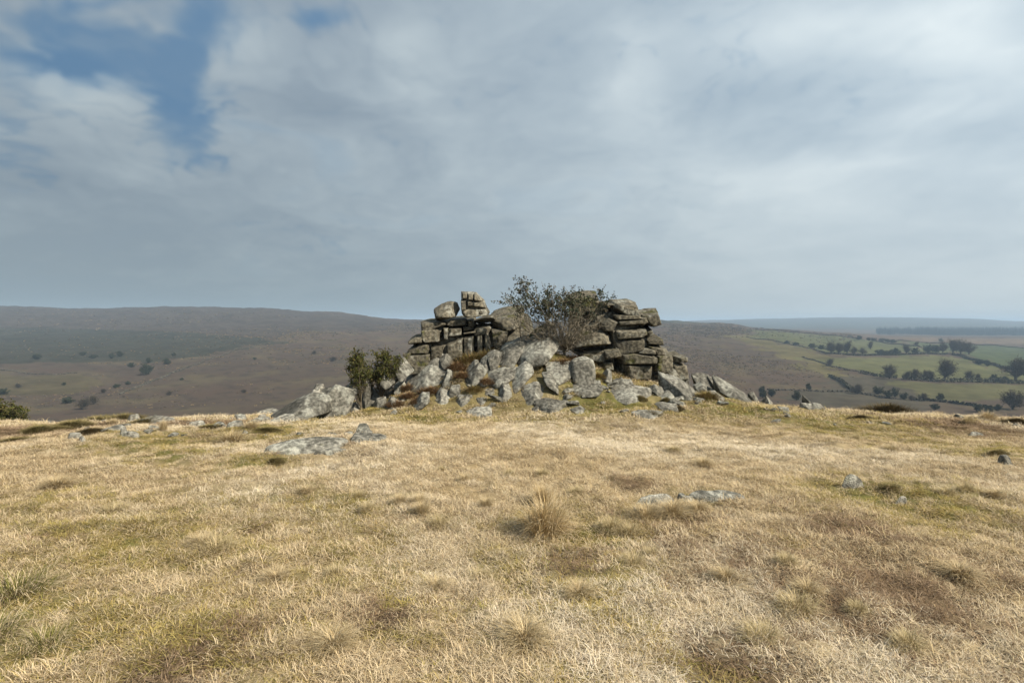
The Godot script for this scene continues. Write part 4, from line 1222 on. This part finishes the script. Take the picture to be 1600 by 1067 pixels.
	scatter("moor_scrub", "dark gorse and heather scrub speckling the brown hillsides", "scrub", scrub.mesh(), M.leaf, func():
		var u := rng.randf_range(-60.0, 1340.0)
		var z := 210.0 * pow(5.0, sqrt(rng.randf()))
		var x := (u - 800.0) / F * z
		var n := n_a.get_noise_2d(x * 0.05 + 400.0, -z * 0.05) + 0.5 * n_b.get_noise_2d(x * 0.15, -z * 0.15)
		var want := 0.0 if z < 560.0 else -0.12
		if n < want or in_fields(x, -z) >= 0 and rng.randf() < 0.92:
			return null
		return Vector3(x, 0, -z), 42000, 0.12, 0.5)

func scatter(called: String, label: String, category: String, mesh: Mesh, mat: Material, where: Callable, count: int, s0: float, s1: float) -> void:
	var list := []
	var tries := 0
	while list.size() < count and tries < count * 8:
		tries += 1
		var p = where.call()
		if p == null:
			continue
		p.y = ground_h(p.x, p.z) - 0.1
		list.append(p)
	var mm := MultiMesh.new()
	mm.transform_format = MultiMesh.TRANSFORM_3D
	mm.use_colors = true
	mm.mesh = mesh
	mm.instance_count = list.size()
	for i in list.size():
		var s := rng.randf_range(s0, s1)
		if called == "moor_scrub":
			s *= clampf(-list[i].z / 380.0, 0.8, 2.4)
		var k := rng.randf()
		mm.set_instance_color(i, Color.WHITE if called != "moor_scrub" or k < 0.45 else Color(1.7, 1.5, 1.25) if k < 0.8 else Color(2.6, 2.3, 1.7))
		mm.set_instance_transform(i, Transform3D(Basis(Vector3.UP, rng.randf() * TAU).scaled(Vector3(s, s * rng.randf_range(0.8, 1.2), s)), list[i]))
	var o := MultiMeshInstance3D.new()
	o.multimesh = mm
	o.material_override = mat
	o.set_meta("kind", "stuff")
	put(o, called, label, category)

# ---------------------------------------------------------------- sky
func srgb(r: float, g: float, b: float) -> Vector3:
	return Vector3(r, g, b) / 255.0

func blob(u: float, v: float, cu: float, cv: float, ru: float, rv: float) -> float:
	var a := (u - cu) / ru
	var b := (v - cv) / rv
	return exp(-(a * a + b * b))

func sky_image() -> Image:
	var w := 2304
	var h := 1152
	var img := Image.create(w, h, false, Image.FORMAT_RGBF)
	var cn := FastNoiseLite.new()
	cn.seed = 21
	cn.noise_type = FastNoiseLite.TYPE_SIMPLEX_SMOOTH
	cn.frequency = 1.0
	cn.fractal_type = FastNoiseLite.FRACTAL_FBM
	cn.fractal_octaves = 5
	var cw := FastNoiseLite.new()
	cw.seed = 5
	cw.noise_type = FastNoiseLite.TYPE_SIMPLEX_SMOOTH
	cw.frequency = 1.0
	cw.fractal_type = FastNoiseLite.FRACTAL_FBM
	cw.fractal_octaves = 3
	var inv := cam_basis.inverse()
	var sun_flat := Vector2(0.985, 0.17)   # the thinner, brighter cloud lies towards the right
	var top := h / 2 + 4
	for j in top:
		var th := (j + 0.5) / h * PI
		var sy := sin(th)
		var dy := cos(th)
		for i in w:
			var ph := (i + 0.5) / w * TAU
			var d := Vector3(sin(ph) * sy, dy, -cos(ph) * sy)
			var l := inv * d
			var k := 1.0 / (maxf(dy, 0.0) + 0.2)
			var px := d.x * k
			var pz := d.z * k
			var wx := cw.get_noise_2d(px * 0.8, pz * 0.8)
			var wz := cw.get_noise_2d(px * 0.8 + 31.0, pz * 0.8 - 12.0)
			var n1 := cn.get_noise_2d(px * 0.7 + wx * 0.35, pz * 0.7 + wz * 0.35)
			var n2 := cn.get_noise_2d(px * 1.7 + wz * 0.3 + 40.0, pz * 1.7 + wx * 0.3)
			var n3 := cn.get_noise_2d(px * 3.6 - 17.0 + n1 * 0.5, pz * 3.6 + n2 * 0.5)
			var puff := absf(cw.get_noise_2d(px * 2.3 + n1, pz * 2.3 + n2)) * 1.5 + absf(cw.get_noise_2d(px * 5.0 + 9.0, pz * 5.0)) * 0.7 - 0.42
			var gap := 0.0
			var lit := 0.0
			if l.z < -0.25:
				var u := 800.0 - F * l.x / l.z + (n2 * 34.0 + n3 * 22.0 + wx * 30.0)
				var v := 533.5 + F * l.y / l.z + (n1 * 26.0 + n3 * 20.0 + wz * 24.0)
				gap = 0.75 * blob(u, v, 300, 70, 45, 130) + 0.85 * blob(u, v, 295, 175, 65, 48) + 0.3 * blob(u, v, 170, 50, 230, 95) + 0.6 * blob(u, v, 150, 110, 150, 26) + 0.5 * blob(u, v, 20, 225, 80, 60) + 0.75 * blob(u, v, 510, 12, 55, 22) + 0.35 * blob(u, v, 395, 345, 75, 26) + 0.35 * blob(u, v, 530, 385, 70, 22) + 0.4 * blob(u, v, 310, 255, 60, 20) + 0.45 * blob(u, v, 80, 60, 200, 60)
				lit = 0.9 * blob(u, v, 130, 150, 95, 55) + 0.5 * blob(u, v, 390, 55, 70, 60) + 0.65 * blob(u, v, 640, 40, 60, 60) + 0.5 * blob(u, v, 670, 150, 90, 110) + 0.4 * blob(u, v, 230, 240, 70, 40) + 0.7 * blob(u, v, 980, 110, 60, 80) + 0.7 * blob(u, v, 1180, 60, 150, 70)
				lit += 0.9 * blob(u, v, 1500, 60, 160, 50) + 0.8 * blob(u + (v - 170) * 1.5, v, 1430, 170, 150, 50) + 0.6 * blob(u, v, 1180, 310, 160, 70) + 0.5 * blob(u + (v - 250) * 1.5, v, 1370, 260, 110, 30)
				lit -= 0.75 * blob(u + (v - 200) * 1.0, v, 1540, 190, 130, 55) + 0.5 * blob(u, v, 1560, 300, 160, 70) + 0.5 * blob(u, v, 1210, 130, 110, 50) + 0.35 * blob(u, v, 480, 145, 110, 60) + 0.5 * blob(u + (v - 180) * 1.2, v, 1350, 200, 90, 36)
			var away := d.x * sun_flat.x + d.z * sun_flat.y
			var s := sst(-0.85, 0.75, away)
			var low := exp(-maxf(dy, 0.0) * 5.5)
			var thin := sst(0.05, 0.6, n1 * 0.8 + n2 * 0.5) * (0.32 - 0.22 * s)
			var dens := 1.0 - clampf(0.9 * sst(0.08, 1.15, gap * 1.15 - n2 * 0.4 - puff * 0.55) + thin - low * 0.3, 0.0, 1.0)
			var bright := clampf(0.47 + n1 * 0.38 + n2 * 0.34 + n3 * 0.08 + puff * 0.20 * (1.0 - 0.5 * s) + lit * 0.7 - gap * 0.1, 0.0, 1.2)
			var dark_c := srgb(116, 131, 145).lerp(srgb(170, 187, 200), s)
			var lit_c := srgb(158, 170, 177).lerp(srgb(212, 223, 228), s)
			var blue := srgb(86, 119, 151).lerp(srgb(128, 156, 184), s)
			var c := blue.lerp(dark_c.lerp(lit_c, bright), dens)
			var hz := srgb(122, 136, 142).lerp(srgb(186, 195, 197), s)
			c = c.lerp(hz, clampf(low * 1.05 - 0.1, 0.0, 0.8))
			var lin := Color(c.x, c.y, c.z).srgb_to_linear() * (1.2 / 1.6)
			img.set_pixel(i, j, lin)
	img.fill_rect(Rect2i(0, top, w, h - top), Color(0.16, 0.14, 0.1))
	return img

# ---------------------------------------------------------------- materials
func noise(seed_: int, freq: float, oct: int, kind := FastNoiseLite.TYPE_SIMPLEX_SMOOTH) -> FastNoiseLite:
	var n := FastNoiseLite.new()
	n.seed = seed_
	n.frequency = freq
	n.noise_type = kind
	n.fractal_type = FastNoiseLite.FRACTAL_FBM
	n.fractal_octaves = oct
	return n

func build_materials() -> void:
	var grain := noise(3, 0.02, 6).get_seamless_image(1024, 1024)
	grain.convert(Image.FORMAT_RGB8)
	var speck := noise(8, 0.09, 3).get_seamless_image(1024, 1024)
	speck.convert(Image.FORMAT_RGB8)
	# albedo multipliers: mid grey noise lifted to 0.55..1
	var a1 := Image.create(1024, 1024, false, Image.FORMAT_RGB8)
	var a2 := Image.create(1024, 1024, false, Image.FORMAT_RGB8)
	for y in 1024:
		for x in 1024:
			var g := grain.get_pixel(x, y).r
			var s := speck.get_pixel(x, y).r
			var t := clampf(0.72 + 0.5 * (g - 0.5) + 0.45 * (s - 0.5), 0.0, 1.0)
			a1.set_pixel(x, y, Color(t, t, t).linear_to_srgb())
			var q := 0.56 + 0.5 * (s - 0.5) + 0.35 * (g - 0.5)
			q += 0.38 * sst(0.54, 0.62, g + (s - 0.5) * 0.35)
			q -= 0.20 * sst(0.56, 0.66, 1.0 - g + (s - 0.5) * 0.4)
			q = clampf(q, 0.1, 1.0)
			a2.set_pixel(x, y, Color(q, q * 0.99, q * 0.96).linear_to_srgb())
	var t1 := ImageTexture.create_from_image(a1)
	var t2 := ImageTexture.create_from_image(a2)
	var hm := ImageTexture.create_from_image(speck)
	var gm := StandardMaterial3D.new()
	gm.vertex_color_use_as_albedo = true
	gm.albedo_texture = t1
	gm.uv1_triplanar = true
	gm.uv1_world_triplanar = true
	gm.uv1_scale = Vector3.ONE / 9.0
	gm.roughness = 1.0
	gm.metallic_specular = 0.1
	M.ground = gm
	var rm := StandardMaterial3D.new()
	rm.vertex_color_use_as_albedo = true
	rm.albedo_texture = t2
	rm.albedo_color = Color(1, 1, 1)
	rm.uv1_triplanar = true
	rm.uv1_world_triplanar = true
	rm.uv1_scale = Vector3.ONE / 2.0
	rm.roughness = 0.92
	rm.metallic_specular = 0.25
	rm.heightmap_enabled = true
	rm.heightmap_texture = hm
	rm.heightmap_scale = 1.3
	M.rock = rm
	for k in ["grass", "leaf", "bark", "plain"]:
		var m := StandardMaterial3D.new()
		m.vertex_color_use_as_albedo = true
		m.roughness = 0.85
		m.metallic_specular = 0.2
		m.cull_mode = BaseMaterial3D.CULL_DISABLED
		if k == "grass":
			m.backlight_enabled = true
			m.backlight = Color(0.5, 0.5, 0.5)
		if k == "leaf":
			m.backlight_enabled = true
			m.backlight = Color(0.3, 0.3, 0.3)
		M[k] = m

func _ready() -> void:
	# camera
	cam = Camera3D.new()
	cam.name = "camera"
	cam.position = Vector3(0, EYE, 0)
	cam.rotation.x = -atan(28.5 / F)
	cam.fov = rad_to_deg(2.0 * atan(533.5 / F))
	cam.near = 0.05
	cam.far = 9000.0
	add_child(cam)
	cam_basis = cam.basis
	n_a = noise(11, 0.05, 4)
	n_b = noise(12, 0.25, 4)
	n_c = noise(13, 0.6, 3)
	n_fine = noise(14, 0.9, 4)
	rng.seed = 4711
	# sky, haze, exposure
	var env := Environment.new()
	env.background_mode = Environment.BG_SKY
	var sky := Sky.new()
	var pan := PanoramaSkyMaterial.new()
	pan.panorama = ImageTexture.create_from_image(sky_image())
	sky.sky_material = pan
	env.sky = sky
	env.tonemap_mode = Environment.TONE_MAPPER_LINEAR
	env.tonemap_exposure = 1.6
	env.fog_enabled = true
	env.fog_density = 0.00028
	env.fog_light_color = Color(0.74, 0.85, 0.96)
	env.sdfgi_enabled = true
	env.ssao_enabled = true
	env.ssil_enabled = true
	var we := WorldEnvironment.new()
	we.environment = env
	add_child(we)
	# sun, high on the right and a little ahead, through thin cloud
	var sun := DirectionalLight3D.new()
	sun.name = "sun"
	sun.light_energy = 1.55
	sun.light_color = Color(1.0, 0.95, 0.87)
	sun.light_angular_distance = 1.0
	sun.shadow_enabled = true
	add_child(sun)
	sun.look_at_from_position(TO_SUN * 100.0, Vector3.ZERO)
	print("sky ", Time.get_ticks_msec())
	build_materials()
	print("materials ", Time.get_ticks_msec())
	# ground: fields first, so the sheet knows its colours
	var grass_a := Color(0.115, 0.122, 0.06)
	var grass_b := Color(0.13, 0.132, 0.062)
	add_field([[-90, 511], [120, 514], [260, 518], [400, 527], [440, 536], [400, 542], [330, 552], [250, 563], [120, 567], [-90, 571]], Color(0.058, 0.056, 0.04))
	add_field([[-90, 476], [620, 503], [600, 516], [450, 520], [430, 530], [260, 517], [-90, 510]], Color(0.085, 0.07, 0.056))
	fields.push_front(fields.pop_back())
	add_field([[1000, 503.5], [1130, 502], [1200, 500], [1300, 497.5], [1400, 497.5], [1500, 499], [1600, 504], [1740, 508], [1740, 518], [1600, 518], [1400, 516], [1200, 513.5], [1080, 506]], Color(0.085, 0.085, 0.062))
	add_field([[-90, 580], [60, 588], [130, 586], [170, 598], [110, 616], [-90, 620]], Color(0.105, 0.088, 0.052))
	add_field([[1130, 524], [1165, 521], [1200, 531], [1290, 553], [1300, 575], [1335, 590], [1300, 592], [1230, 560], [1180, 540]], Color(0.135, 0.118, 0.058))
	add_field([[1168, 526], [1180, 517], [1200, 516], [1300, 524], [1400, 537], [1450, 545], [1480, 551], [1380, 554], [1290, 551], [1240, 539]], grass_a)
	add_field([[1262, 560], [1330, 558], [1440, 555], [1500, 557], [1550, 574], [1600, 588], [1600, 598], [1500, 596], [1400, 590], [1340, 581], [1300, 572]], grass_b)
	add_field([[1345, 590], [1430, 597], [1560, 600], [1660, 604], [1660, 618], [1560, 628], [1440, 626], [1380, 612]], Color(0.125, 0.12, 0.06))
	add_field([[1490, 552], [1530, 540], [1700, 544], [1700, 590], [1600, 578], [1545, 568]], Color(0.085, 0.105, 0.052))
	add_field([[1400, 533], [1540, 539], [1500, 550], [1450, 543]], Color(0.10, 0.115, 0.055))
	add_field([[1380, 526], [1700, 529], [1700, 539], [1540, 536], [1420, 531]], Color(0.17, 0.13, 0.09))
	add_field([[1300, 592], [1360, 588], [1420, 606], [1440, 640], [1340, 640], [1200, 620], [1290, 606]], Color(0.085, 0.075, 0.055))
	for q in [[1400, 780, 0.9, 0], [1370, 770, 0.5, 0], [270, 708, 0.5, 0], [1560, 705, 0.8, 0], [930, 830, 0.4, 0], [400, 722, 0.5, 0], [170, 860, 0.5, 0], [100, 1000, 0.35, 0], [20, 960, 0.3, 0], [600, 955, 0.22, 1], [330, 1000, 0.25, 1], [280, 1040, 0.25, 1], [1330, 830, 0.35, 1], [1400, 925, 0.4, 1], [1300, 940, 0.3, 1], [395, 825, 0.12, 1], [985, 755, 0.2, 1], [85, 840, 0.2, 1], [1150, 1050, 0.25, 1], [900, 880, 0.25, 1], [150, 655, 2.2, 1], [40, 670, 1.6, 1], [330, 662, 1.2, 1], [250, 690, 0.9, 0], [400, 675, 1.1, 0], [1330, 665, 1.5, 0], [1480, 662, 1.2, 1], [1150, 638, 1.2, 0], [950, 635, 1.2, 0], [650, 650, 1.0, 0]]:
		var g := hit(q[0], q[1])
		patches.append([g.x, g.z, q[2], q[3]])
	build_terrain()
	print("terrain ", Time.get_ticks_msec())
	build_tor()
	build_boulders()
	build_flat_stones()
	build_scree()
	print("rocks ", Time.get_ticks_msec())
	build_far()
	print("far ", Time.get_ticks_msec())
	build_bushes()
	build_tussocks()
	build_grass()
	print("grass ", Time.get_ticks_msec())
